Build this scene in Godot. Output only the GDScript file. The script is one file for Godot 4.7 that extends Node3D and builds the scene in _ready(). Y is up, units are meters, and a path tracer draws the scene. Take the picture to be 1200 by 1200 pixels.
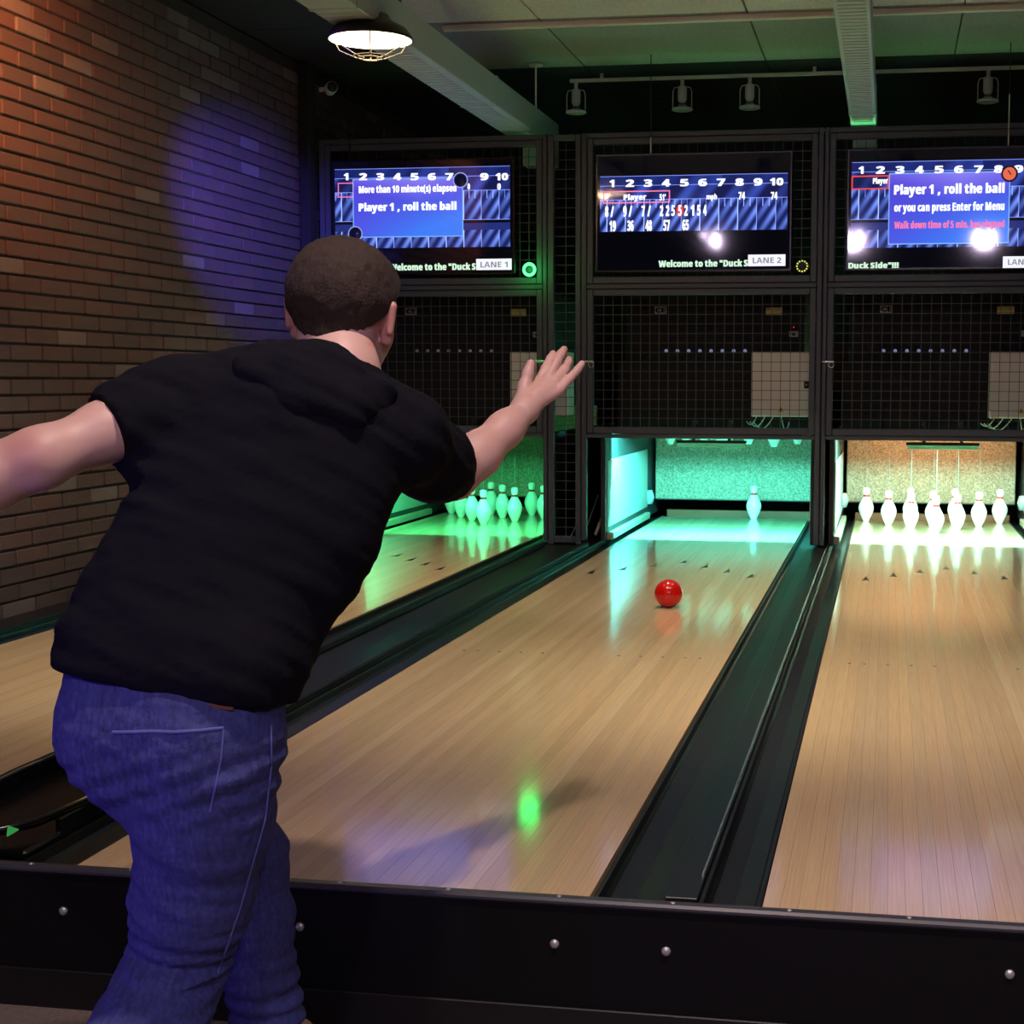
extends Node3D
# Bowling alley: three duckpin lanes running along -Z, a player bowling on the middle one.
# X = across the lanes (0 = middle lane), Y = up, lanes' surface at Y 0.27, foul line at Z 0.

const LANE_Y := 0.27
const HALF := 0.53
const CAGE_Z := -6.19
const WALL_X := -2.42
const CEIL := 3.13
const FLOOR_Y := -0.02
var centre := [-1.62, 0.0, 1.39]
var used := {}
var rng := RandomNumberGenerator.new()
var M := {}

# ------------------------------------------------------------------ helpers
func numbered(called: String) -> String:
	used[called] = used.get(called, -1) + 1
	return called if used[called] == 0 else "%s_%03d" % [called, used[called]]

func tag(o: Node, label: String, category: String, group := "", kind := "") -> void:
	if label: o.set_meta("label", label)
	if category: o.set_meta("category", category)
	if group: o.set_meta("group", group)
	if kind: o.set_meta("kind", kind)

func thing(called: String, label: String, category: String, at := Vector3.ZERO, group := "") -> Node3D:
	var o := Node3D.new()
	o.name = numbered(called)
	o.position = at
	add_child(o)
	tag(o, label, category, group)
	return o

func setting(called: String) -> Node3D:
	var o := Node3D.new()
	o.name = called
	add_child(o)
	o.set_meta("kind", "structure")
	return o

func part(called: String, mesh: Mesh, m: Material, parent: Node, at := Vector3.ZERO, basis := Basis()) -> MeshInstance3D:
	var o := MeshInstance3D.new()
	o.name = called if parent != self else numbered(called)
	o.mesh = mesh
	o.material_override = m
	o.transform = Transform3D(basis, at)
	parent.add_child(o, true)
	return o

func mat(color: Color, rough := 0.6, metal := 0.0, spec := 0.5) -> StandardMaterial3D:
	var m := StandardMaterial3D.new()
	m.albedo_color = color
	m.roughness = rough
	m.metallic = metal
	m.metallic_specular = spec
	return m

func glow(color: Color, energy: float, base := Color(0.02, 0.02, 0.02)) -> StandardMaterial3D:
	var m := mat(base, 0.3)
	m.emission_enabled = true
	m.emission = color
	m.emission_energy_multiplier = energy
	return m

func noise_tex(freq: float, octaves: int, lo: Color, hi: Color, seed_n: int, size := 256, stretch := Vector2.ONE) -> ImageTexture:
	var n := FastNoiseLite.new()
	n.seed = seed_n
	n.frequency = 1.0
	n.fractal_octaves = octaves
	n.noise_type = FastNoiseLite.TYPE_SIMPLEX
	var im := Image.create(size, size, false, Image.FORMAT_RGBA8)
	for y in size:
		for x in size:
			# wraps round on a torus so that repeats have no seam
			var a := TAU * x / size
			var b := TAU * y / size
			var r := freq * 0.16
			var v := 0.5 + 0.5 * (n.get_noise_3d(cos(a) * r * stretch.x + 7.0, sin(a) * r * stretch.x, cos(b) * r * stretch.y) + n.get_noise_3d(sin(b) * r * stretch.y + 31.0, cos(a) * r * stretch.x, sin(a) * r * stretch.x)) * 0.8
			im.set_pixel(x, y, lo.lerp(hi, clampf(v, 0, 1)))
	return ImageTexture.create_from_image(im)

# fibres of two tones mixed at random, in flecks of one to three texels
func speckle_tex(lo: Color, hi: Color, seed_n: int) -> ImageTexture:
	var g := RandomNumberGenerator.new()
	g.seed = seed_n
	var im := Image.create(256, 256, false, Image.FORMAT_RGBA8)
	im.fill(lo.lerp(hi, 0.5))
	for i in 40000:
		im.fill_rect(Rect2i(g.randi() % 256, g.randi() % 256, 1 + g.randi() % 2, 1 + g.randi() % 2), lo.lerp(hi, g.randf()))
	return ImageTexture.create_from_image(im)

# a box with bevelled edges, centred
func box_mesh(size: Vector3, b := 0.0) -> ArrayMesh:
	var st := SurfaceTool.new()
	st.begin(Mesh.PRIMITIVE_TRIANGLES)
	add_box(st, Vector3.ZERO, size, b)
	return st.commit()

func quad(st: SurfaceTool, a: Vector3, b: Vector3, c: Vector3, d: Vector3, out: Vector3) -> void:
	var n := (b - a).cross(c - a)
	if n.length() < 1e-12: n = (c - a).cross(d - a)
	n = n.normalized()
	var l := [a, b, c, d]
	if n.dot(out) > 0:   # Godot's front faces run clockwise
		l = [a, d, c, b]
	else:
		n = -n
	for i in [0, 1, 2, 0, 2, 3]:
		var p: Vector3 = l[i]
		st.set_normal(n)
		var u := Vector2(p.x, p.z)
		if absf(n.x) > 0.7: u = Vector2(p.z, p.y)
		elif absf(n.z) > 0.7: u = Vector2(p.x, p.y)
		st.set_uv(u)
		st.add_vertex(p)

func add_box(st: SurfaceTool, c: Vector3, size: Vector3, b := 0.0, basis := Basis()) -> void:
	var h := size * 0.5
	var ax := [Vector3.RIGHT, Vector3.UP, Vector3.BACK]
	for k in 3:
		var u: Vector3 = ax[(k + 1) % 3]
		var v: Vector3 = ax[(k + 2) % 3]
		var n: Vector3 = ax[k]
		var hu: float = h[(k + 1) % 3] - b
		var hv: float = h[(k + 2) % 3] - b
		for s in [-1.0, 1.0]:
			var o: Vector3 = n * h[k] * s
			quad(st, c + basis * (o - u * hu - v * hv), c + basis * (o + u * hu - v * hv), c + basis * (o + u * hu + v * hv), c + basis * (o - u * hu + v * hv), basis * (n * s))
	if b <= 0.0: return
	for k in 3:   # the twelve edges
		var u: Vector3 = ax[(k + 1) % 3]
		var v: Vector3 = ax[(k + 2) % 3]
		var w: Vector3 = ax[k]
		var hu: float = h[(k + 1) % 3]
		var hv: float = h[(k + 2) % 3]
		var hw: float = h[k] - b
		for su in [-1.0, 1.0]:
			for sv in [-1.0, 1.0]:
				var p: Vector3 = u * su * hu + v * sv * (hv - b)
				var q: Vector3 = u * su * (hu - b) + v * sv * hv
				quad(st, c + basis * (p - w * hw), c + basis * (p + w * hw), c + basis * (q + w * hw), c + basis * (q - w * hw), basis * (u * su + v * sv))
	for sx in [-1.0, 1.0]:
		for sy in [-1.0, 1.0]:
			for sz in [-1.0, 1.0]:
				var s := Vector3(sx, sy, sz)
				var p := Vector3(h.x * sx, (h.y - b) * sy, (h.z - b) * sz)
				var q := Vector3((h.x - b) * sx, h.y * sy, (h.z - b) * sz)
				var r := Vector3((h.x - b) * sx, (h.y - b) * sy, h.z * sz)
				quad(st, c + basis * p, c + basis * q, c + basis * r, c + basis * r, basis * s)

# box given by its two corners, as a part placed at its centre
func slab(called: String, lo: Vector3, hi: Vector3, m: Material, parent: Node, b := 0.0) -> MeshInstance3D:
	return part(called, box_mesh((hi - lo).abs(), b), m, parent, (lo + hi) * 0.5)

# surface of revolution round Y; profile = [radius, height] from bottom to top
func lathe(profile: Array, seg := 28, flat := false) -> ArrayMesh:
	var st := SurfaceTool.new()
	st.begin(Mesh.PRIMITIVE_TRIANGLES)
	st.set_smooth_group(-1 if flat else 0)
	var np := profile.size()
	for i in np:
		for k in seg + 1:
			var a := TAU * k / seg
			st.set_uv(Vector2(float(k) / seg, float(i) / (np - 1)))
			st.add_vertex(Vector3(cos(a) * profile[i][0], profile[i][1], sin(a) * profile[i][0]))
	for i in np - 1:
		for k in seg:
			var a := i * (seg + 1) + k
			var b := a + seg + 1
			for j in [a, a + 1, b, a + 1, b + 1, b]: st.add_index(j)
	st.generate_normals()
	return st.commit()

# tube along points; radius a number or one per point
func add_tube(st: SurfaceTool, pts: Array, radius: float, seg := 8, closed := false) -> void:
	var rings := []
	var n := pts.size()
	var side := Vector3.ZERO
	for i in n:
		var before: Vector3 = pts[i - 1] if i > 0 else (pts[n - 1] if closed else pts[i])
		var after: Vector3 = pts[i + 1] if i < n - 1 else (pts[0] if closed else pts[i])
		var t := (after - before).normalized()
		if side == Vector3.ZERO:
			side = t.cross(Vector3.UP if absf(t.y) < 0.9 else Vector3.RIGHT).normalized()
		side = (side - t * side.dot(t)).normalized()
		var up := side.cross(t)
		var ring := []
		for k in seg:
			var a := TAU * k / seg
			ring.append([pts[i] + (side * cos(a) + up * sin(a)) * radius, side * cos(a) + up * sin(a)])
		rings.append(ring)
	for i in (n if closed else n - 1):
		for k in seg:
			var a: Array = rings[i][k]
			var b: Array = rings[i][(k + 1) % seg]
			var c: Array = rings[(i + 1) % n][(k + 1) % seg]
			var d: Array = rings[(i + 1) % n][k]
			for v in [a, b, c, a, c, d]:
				st.set_normal(v[1])
				st.set_uv(Vector2.ZERO)
				st.add_vertex(v[0])
	if closed: return
	for e in [[0, 1], [n - 1, -1]]:
		var ring: Array = rings[e[0]]
		var mid: Vector3 = pts[e[0]]
		var nn: Vector3 = (pts[e[0]] - pts[e[0] + e[1]]).normalized()
		for k in seg:
			quad(st, mid, ring[k][0], ring[(k + 1) % seg][0], ring[(k + 1) % seg][0], nn)

func tube(pts: Array, radius: float, seg := 8, closed := false) -> ArrayMesh:
	var st := SurfaceTool.new()
	st.begin(Mesh.PRIMITIVE_TRIANGLES)
	add_tube(st, pts, radius, seg, closed)
	return st.commit()

func ring_points(c: Vector3, r: float, u: Vector3, v: Vector3, n := 24) -> Array:
	var l := []
	for i in n: l.append(c + (u * cos(TAU * i / n) + v * sin(TAU * i / n)) * r)
	return l

# a closed outline in X/Y drawn along Z from z0 to z1
func extrude(outline: PackedVector2Array, z0: float, z1: float) -> ArrayMesh:
	var st := SurfaceTool.new()
	st.begin(Mesh.PRIMITIVE_TRIANGLES)
	var n := outline.size()
	var turn := 0.0
	for i in n: turn += outline[i].cross(outline[(i + 1) % n])
	for i in n:
		var a := outline[i]
		var b := outline[(i + 1) % n]
		var nn := Vector2((b - a).y, -(b - a).x) * signf(turn)
		quad(st, Vector3(a.x, a.y, z0), Vector3(b.x, b.y, z0), Vector3(b.x, b.y, z1), Vector3(a.x, a.y, z1), Vector3(nn.x, nn.y, 0))
	var tri := Geometry2D.triangulate_polygon(outline)
	for e in [[maxf(z0, z1), 1.0], [minf(z0, z1), -1.0]]:
		for i in range(0, tri.size(), 3):
			var p := []
			for j in 3: p.append(Vector3(outline[tri[i + j]].x, outline[tri[i + j]].y, e[0]))
			quad(st, p[0], p[1], p[2], p[2], Vector3(0, 0, e[1]))
	return st.commit()

var font: SystemFont
# raised lettering fitted into the box x0..x1, y0..y1 (local to parent), standing at z
func lettering(text: String, x0: float, y0: float, x1: float, y1: float, z: float, m: Material, parent: Node, bold := 0.012, called := "lettering") -> void:
	var t := TextMesh.new()
	t.text = text
	t.font = font
	t.font_size = 32
	t.pixel_size = 0.01
	t.depth = 0.02
	t.curve_step = 2.0
	var bb := t.get_aabb()
	var w := absf(x1 - x0)
	var h := absf(y1 - y0)
	var sx := w / maxf(bb.size.x, 0.001)
	var sy := h / maxf(bb.size.y, 0.001)
	var st := SurfaceTool.new()
	st.begin(Mesh.PRIMITIVE_TRIANGLES)
	for dx in [-bold, 0.0, bold]:
		for dy in [-bold * 0.5, bold * 0.5]: st.append_from(t, 0, Transform3D(Basis(), Vector3(dx, dy, 0)))
	var o := part(called, st.commit(), m, parent)
	var c := bb.get_center()
	o.transform = Transform3D(Basis.from_scale(Vector3(sx, sy, 0.05)), Vector3((x0 + x1) * 0.5 - c.x * sx, (y0 + y1) * 0.5 - c.y * sy, z))

func spot(at: Vector3, to: Vector3, color: Color, energy: float, angle: float, size := 0.06, soft := 0.8) -> void:
	var l := SpotLight3D.new()
	l.name = "spot_light"
	add_child(l, true)
	l.look_at_from_position(at, to, Vector3.UP if absf((to - at).normalized().y) < 0.95 else Vector3.FORWARD)
	l.light_color = color
	l.light_energy = energy
	l.spot_range = 30.0
	l.spot_angle = angle
	l.spot_attenuation = 2.0
	l.spot_angle_attenuation = soft
	l.light_size = size
	l.shadow_enabled = true

func area(at: Vector3, to: Vector3, size: Vector2, color: Color, energy: float) -> void:
	var l := AreaLight3D.new()
	l.name = "area_light"
	add_child(l, true)
	l.look_at_from_position(at, to, Vector3.UP if absf((to - at).normalized().y) < 0.95 else Vector3.FORWARD)
	l.light_color = color
	l.light_energy = energy
	l.area_size = size
	l.area_normalize_energy = true
	l.area_range = 30.0
	l.shadow_enabled = true

func omni(at: Vector3, color: Color, energy: float, size := 0.03) -> void:
	var l := OmniLight3D.new()
	l.name = "omni_light"
	add_child(l, true)
	l.position = at
	l.light_color = color
	l.light_energy = energy
	l.omni_range = 30.0
	l.omni_attenuation = 2.0
	l.light_size = size
	l.shadow_enabled = true

# ------------------------------------------------------------------ main
func _ready() -> void:
	rng.seed = 11
	font = SystemFont.new()
	font.font_names = PackedStringArray(["Droid Sans"])
	font.font_weight = 700
	view_and_light()
	materials()
	room()
	lanes()
	cages()
	pin_decks()
	screens()
	overhead()
	ball()
	player()

func view_and_light() -> void:
	var cam := Camera3D.new()
	cam.name = "camera"
	add_child(cam)
	var f := 1792.2
	cam.projection = Camera3D.PROJECTION_FRUSTUM
	cam.near = 0.05
	cam.far = 60.0
	cam.size = 0.05 * 1200.0 / f
	cam.frustum_offset = Vector2(0.05 * (600.0 - 730.9) / f, 0.05 * (611.6 - 600.0) / f)
	cam.transform = Transform3D(Basis(Vector3.UP, 0.1707) * Basis(Vector3.RIGHT, -0.0927) * Basis(Vector3.BACK, 0.003), Vector3(1.0757, 1.2544, 2.7813))
	var w := WorldEnvironment.new()
	w.name = "world"
	var e := Environment.new()
	e.background_mode = Environment.BG_COLOR
	e.background_color = Color(0, 0, 0)
	e.tonemap_mode = Environment.TONE_MAPPER_LINEAR
	e.tonemap_exposure = 1.0
	e.sdfgi_enabled = true
	e.ssao_enabled = true
	e.ssil_enabled = true
	w.environment = e
	add_child(w)

func materials() -> void:
	M.black = mat(Color(0.035, 0.035, 0.038), 0.5)
	M.matte_black = mat(Color(0.03, 0.03, 0.03), 0.85)
	M.gutter = mat(Color(0.07, 0.075, 0.075), 0.36)
	M.fascia = mat(Color(0.035, 0.035, 0.038), 0.7, 0.0, 0.3)
	M.strip = mat(Color(0.22, 0.22, 0.25), 0.4)
	M.steel = mat(Color(0.25, 0.275, 0.295), 0.5, 0.3)
	M.wire = mat(Color(0.27, 0.27, 0.265), 0.5, 0.4)
	M.silver = mat(Color(0.85, 0.85, 0.85), 0.25, 0.9)
	M.bolt = mat(Color(0.75, 0.75, 0.75), 0.35, 0.6)
	M.white = mat(Color(0.9, 0.9, 0.88), 0.4)
	M.grey_paint = mat(Color(0.8, 0.79, 0.75), 0.5)
	M.duct = mat(Color(0.62, 0.69, 0.7), 0.5)
	M.ceiling = mat(Color(0.82, 0.83, 0.8), 0.9)
	M.ceiling.albedo_texture = noise_tex(40, 3, Color(0.86, 0.86, 0.86), Color(1, 1, 1), 3)
	M.ceiling.uv1_triplanar = true
	M.ceiling.uv1_world_triplanar = true
	M.ceiling.uv1_scale = Vector3.ONE * 1.3
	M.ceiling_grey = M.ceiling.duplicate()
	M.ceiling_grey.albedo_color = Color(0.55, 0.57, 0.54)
	M.gap = mat(Color(0.16, 0.16, 0.15), 0.9)
	M.trim_white = mat(Color(0.8, 0.79, 0.74), 0.6)
	M.panel = mat(Color(0.62, 0.63, 0.62), 0.4)
	M.kick = mat(Color(0.17, 0.175, 0.175), 0.6)
	M.ledge = mat(Color(0.62, 0.58, 0.5), 0.5)
	M.cable = mat(Color(0.6, 0.65, 0.6), 0.5)
	M.cord = mat(Color(0.5, 0.5, 0.48), 0.7)
	M.back = mat(Color(0.07, 0.07, 0.07), 0.9)
	# carpet-faced pit curtain: a speckle of brown and grey fibres
	M.curtain = mat(Color(1, 1, 1), 0.95)
	M.curtain.albedo_texture = speckle_tex(Color(0.46, 0.39, 0.33), Color(0.72, 0.64, 0.55), 21)
	M.curtain.uv1_triplanar = true
	M.curtain.uv1_scale = Vector3.ONE * 0.8
	M.floor = mat(Color(0.5, 0.44, 0.4), 0.8)
	M.floor.albedo_texture = noise_tex(120, 3, Color(0.75, 0.75, 0.75), Color(1, 1, 1), 8)
	M.floor.uv1_triplanar = true
	M.floor.uv1_world_triplanar = true

# ------------------------------------------------------------------ the room
func room() -> void:
	var fl := setting("floor")
	slab("screed", Vector3(WALL_X - 0.2, FLOOR_Y - 0.15, 0.0), Vector3(4.2, FLOOR_Y, 7.2), M.floor, fl)
	slab("sub_base", Vector3(WALL_X - 0.2, FLOOR_Y - 0.15, -9.6), Vector3(4.2, FLOOR_Y - 0.01, 0.0), M.matte_black, fl)
	var wb := setting("wall_back")
	slab("plaster", Vector3(WALL_X - 0.2, FLOOR_Y, -9.6), Vector3(4.2, CEIL, -9.4), M.back, wb)
	var wf := setting("wall_front")
	slab("plaster", Vector3(WALL_X - 0.2, FLOOR_Y, 7.0), Vector3(4.2, CEIL, 7.2), mat(Color(0.22, 0.2, 0.2), 0.9), wf)
	var wr := setting("wall_right")
	slab("plaster", Vector3(4.0, FLOOR_Y, -9.4), Vector3(4.2, CEIL, 7.0), mat(Color(0.2, 0.19, 0.19), 0.9), wr)
	brick_wall()
	ceiling()
	var cp := part("corner_post", box_mesh(Vector3(0.06, CEIL - 0.29, 0.13), 0.006), M.matte_black, self, Vector3(WALL_X + 0.032, (CEIL + 0.29) / 2, -6.105))
	tag(cp, "black upright post between the brick wall and the steel cage", "post")

func brick_wall() -> void:
	var w := setting("wall_left")
	var mortar := mat(Color(0.15, 0.13, 0.12), 0.95)
	slab("mortar_bed", Vector3(WALL_X - 0.2, FLOOR_Y, -9.4), Vector3(WALL_X - 0.011, CEIL, 7.0), mortar, w)
	var cl := 0.2415
	var ch := 0.0696
	var grain := noise_tex(90, 4, Color(0.72, 0.7, 0.7), Color(1, 1, 1), 5)
	var bump := noise_tex(150, 3, Color(0, 0, 0), Color(1, 1, 1), 6)
	var tones := [Color(0.365, 0.272, 0.268), Color(0.35, 0.268, 0.266), Color(0.34, 0.268, 0.266), Color(0.37, 0.275, 0.268), Color(0.33, 0.264, 0.266), Color(0.455, 0.405, 0.405)]
	var mats := []
	for t in tones:
		var m := mat(t, 0.75)
		m.albedo_texture = grain
		m.uv1_triplanar = true
		m.uv1_world_triplanar = true
		m.uv1_scale = Vector3.ONE * 3.0
		m.heightmap_enabled = true
		m.heightmap_texture = bump
		m.heightmap_scale = 0.25
		mats.append(m)
	var mesh := box_mesh(Vector3(0.05, ch - 0.011, cl - 0.011), 0.004)
	var rest := SurfaceTool.new()
	rest.begin(Mesh.PRIMITIVE_TRIANGLES)
	var single := 0
	for r in range(0, 45):
		var y := FLOOR_Y + 0.02 + (r + 0.5) * ch
		if y + ch * 0.5 > CEIL: continue
		var shift := (0.5 if r % 2 else 0.0) + rng.randf_range(-0.02, 0.02)
		for c in range(-40, 14):
			var z := (c + shift) * cl - 0.02
			if z < -9.3: continue
			var pick := rng.randf()
			var k := 5 if pick > 0.93 else int(rng.randi() % 5)
			var out := rng.randf_range(-0.0025, 0.0015)
			var at := Vector3(WALL_X - 0.025 + out, y, z)
			# the bricks that show largest are single pieces: the stretch of wall in view nearest the player
			if z < -2.75 and z > -4.75 and y > 0.5 and y < 2.9 and single < 300:
				single += 1
				part("brick", mesh, mats[k], w, at)
			else:
				var t: Color = tones[k].srgb_to_linear() * rng.randf_range(0.82, 0.92)
				rest.set_color(Color(t.r, t.g, t.b))
				add_box(rest, at, Vector3(0.05, ch - 0.011, cl - 0.011), 0.0)
	var rm := mat(Color(1, 1, 1), 0.75)
	rm.vertex_color_use_as_albedo = true
	rm.albedo_texture = grain
	rm.uv1_triplanar = true
	rm.uv1_world_triplanar = true
	rm.uv1_scale = Vector3.ONE * 3.0
	rm.heightmap_enabled = true
	rm.heightmap_texture = bump
	rm.heightmap_scale = 0.25
	var o := part("brickwork", rest.commit(), rm, w)
	o.set_meta("kind", "stuff")

func ceiling() -> void:
	var c := setting("ceiling")
	slab("deck", Vector3(WALL_X - 0.2, CEIL + 0.02, -9.6), Vector3(4.2, CEIL + 0.2, 7.2), M.gap, c)
	var soffit := mat(Color(0.05, 0.05, 0.05), 0.9)
	var xs := [WALL_X, -1.62, -0.763, 0.325, 1.414, 2.5, 3.59, 4.0]
	for i in xs.size() - 1:
		var z := 7.0
		while z > -9.4:
			# panels: darker behind the trim, black along the brick wall and behind the cages
			var z1 := maxf(z - 1.223, -9.4)
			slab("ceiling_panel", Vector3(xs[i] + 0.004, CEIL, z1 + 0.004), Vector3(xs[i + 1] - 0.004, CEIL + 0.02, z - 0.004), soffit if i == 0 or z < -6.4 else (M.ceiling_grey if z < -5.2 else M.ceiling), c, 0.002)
			z = z1
	slab("cross_trim", Vector3(-1.3, CEIL - 0.03, -5.31), Vector3(4.0, CEIL, -5.27), M.trim_white, c, 0.004)

# ------------------------------------------------------------------ lanes
func wood_texture(seed_n: int) -> ImageTexture:
	var n := FastNoiseLite.new()
	n.seed = seed_n
	n.frequency = 1.0
	n.fractal_octaves = 4
	var im := Image.create(1024, 64, false, Image.FORMAT_RGBA8)
	var a := Color(0.80, 0.69, 0.53)
	var b := Color(0.89, 0.80, 0.65)
	for y in 64:
		for x in 1024:
			var u := TAU * x / 1024.0
			var v := 0.5 + 0.6 * n.get_noise_3d(cos(u) * 2.2, sin(u) * 2.2, y * 0.16)
			v += 0.28 * n.get_noise_3d(cos(u) * 14.0, sin(u) * 14.0, 50.0 + y * 0.9)
			im.set_pixel(x, y, a.lerp(b, clampf(v, 0, 1)))
	return ImageTexture.create_from_image(im)

func lanes() -> void:
	# platform the lanes are laid on, and its black front board at the foul line
	var bed := setting("platform")
	slab("lane_bed", Vector3(WALL_X, FLOOR_Y, -9.4), Vector3(3.0, 0.2, -0.02), M.matte_black, bed)
	var front := setting("trim_1")
	slab("front_board", Vector3(WALL_X, FLOOR_Y, -0.02), Vector3(3.0, 0.262, 0.012), M.fascia, front, 0.003)
	slab("edge_strip", Vector3(WALL_X, 0.258, -0.012), Vector3(3.0, 0.2725, 0.018), M.strip, front, 0.005)
	slab("kick_board", Vector3(WALL_X, FLOOR_Y, 0.012), Vector3(3.0, 0.06, 0.02), M.black, front, 0.002)
	var bolt := lathe([[0.0, 0.0], [0.009, 0.0], [0.009, 0.003], [0.006, 0.006], [0.0, 0.0065]], 14)
	for x in [-1.5, -1.06, -0.548, -0.045, 0.467, 0.682, 1.312, 1.82, 2.33]:
		part("bolt", bolt, M.bolt, front, Vector3(x, 0.182, 0.012), Basis(Vector3.RIGHT, PI / 2))
	for i in 18:
		part("screw", bolt, M.bolt, front, Vector3(-0.621 + (i - 6) * 0.219, 0.2725, 0.004), Basis.from_scale(Vector3(0.55, 0.4, 0.55)))
	slab("side_infill", Vector3(2.2, 0.2, -9.4), Vector3(3.0, 0.25, -0.02), M.matte_black, bed)

	var nb := 32
	var bw := 2.0 * HALF / nb
	var length := 8.12
	var tex := [wood_texture(41), wood_texture(42), wood_texture(43)]
	var tint := [Color(1, 1, 1), Color(0.97, 0.965, 0.95), Color(0.985, 0.96, 0.93), Color(0.95, 0.94, 0.925), Color(1, 0.98, 0.94), Color(0.965, 0.95, 0.94), Color(0.99, 0.97, 0.96), Color(0.94, 0.92, 0.89)]
	var wm := []
	for i in 8:
		var m := mat(tint[i], 0.36)
		m.albedo_texture = tex[i % 3]
		m.uv1_scale = Vector3(14.0, 0.35, 1)
		m.uv1_offset = Vector3(0.13 * i, 0.37 * i, 0)
		m.clearcoat_enabled = true
		m.clearcoat = 1.0
		m.clearcoat_roughness = 0.09
		wm.append(m)
	var board := box_mesh(Vector3(bw - 0.0003, 0.02, length), 0.0002)
	var dark := mat(Color(0.3, 0.2, 0.12), 0.5)
	var ink := mat(Color(0.05, 0.035, 0.03), 0.4)
	var arrow := extrude(PackedVector2Array([Vector2(-0.018, -0.08), Vector2(0, -0.06), Vector2(0.018, -0.08), Vector2(0, 0.085)]), -0.0004, 0.0004)
	var dot := lathe([[0.0, 0.0], [0.006, 0.0], [0.006, 0.0006], [0.0, 0.0006]], 12)
	var said := ["pale wooden bowling lane beside the brick wall, full rack of pins under green light", "pale wooden bowling lane with a red ball rolling and one pin left", "pale wooden bowling lane with a full rack of pins under bright yellowish light"]
	for l in 3:
		var t := thing("bowling_lane", said[l], "lane", Vector3(centre[l], LANE_Y, -0.012 - length / 2), "bowling lanes")
		part("base_layer", box_mesh(Vector3(2 * HALF, 0.04, length)), dark, t, Vector3(0, -0.0415, 0))
		for i in nb:
			part("board", board, wm[rng.randi() % 8], t, Vector3(-HALF + (i + 0.5) * bw, -0.01, 0))
		for i in 7:
			part("arrow_mark", arrow, ink, t, Vector3((i - 3) * 0.1365, 0.0004, -5.42 + absi(i - 3) * 0.178 + 0.012 + length / 2), Basis(Vector3.RIGHT, -PI / 2))
		for x in [-0.432, -0.38, -0.3, -0.22, -0.14, 0.14, 0.22, 0.3, 0.38, 0.432]:
			part("dot_mark", dot, ink, t, Vector3(x, 0.0, -2.55 + 0.012 + length / 2))
	gutters()
	ball_return()

func gutter(x0: float, x1: float, label: String) -> void:
	# trough with a rounded bottom between two lips
	var o := PackedVector2Array()
	var c := (x0 + x1) * 0.5
	var w := (x1 - x0) * 0.5
	for p in [Vector2(-w, 0.0), Vector2(-w + 0.008, 0.0), Vector2(-w + 0.011, -0.02), Vector2(-w + 0.018, -0.028), Vector2(0.0, -0.033), Vector2(w - 0.018, -0.028), Vector2(w - 0.011, -0.02), Vector2(w - 0.008, 0.0), Vector2(w, 0.0)]: o.append(p)
	o.append(Vector2(w, -0.064))
	o.append(Vector2(-w, -0.064))
	var g := part("gutter", extrude(o, -8.3, -0.02), M.gutter, self, Vector3(c, LANE_Y - 0.004, 0))
	tag(g, label, "gutter", "black lane gutters")

func rail(called: String, x0: float, x1: float, top: float, label: String) -> Node3D:
	var t := thing(called, label, "divider")
	slab("cap", Vector3(x0, 0.2, -8.3), Vector3(x1, top, -0.02), M.gutter, t, 0.0012)
	return t

func gutters() -> void:
	gutter(-2.276, -2.152, "black gutter between the wooden lane and the brick wall")
	gutter(-1.089, -0.965, "black gutter on the near side of the lane by the brick wall")
	gutter(-0.66, -0.536, "black gutter on the brick wall side of the red ball's lane")
	gutter(0.536, 0.672, "black gutter beside the red ball's lane, next to the shiny edged divider")
	gutter(0.738, 0.856, "black gutter beside the full rack lane, next to the shiny edged divider")
	gutter(1.926, 2.06, "black gutter on the far side of the yellowish lit lane")
	rail("wall_divider", WALL_X, -2.278, 0.29, "black ledge along the foot of the brick wall")
	var d := rail("lane_divider", -0.962, -0.663, 0.262, "wide black divider between wall side lane and red ball's lane")
	slab("raised_lip", Vector3(-0.962, 0.262, -6.1), Vector3(-0.93, 0.292, -0.95), M.gutter, d, 0.006)
	slab("raised_lip", Vector3(-0.7, 0.262, -6.1), Vector3(-0.663, 0.292, -0.95), M.gutter, d, 0.006)
	d = rail("lane_divider", 0.674, 0.736, 0.276, "narrow black divider with a shiny edge between two lanes")
	part("edge_bead", tube([Vector3(0.731, 0.278, -6.1), Vector3(0.731, 0.278, -0.15)], 0.0028, 8), M.silver, d)
	rail("lane_divider", 2.062, 2.2, 0.285, "black divider on the outer side of the yellowish lit lane")

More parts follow.
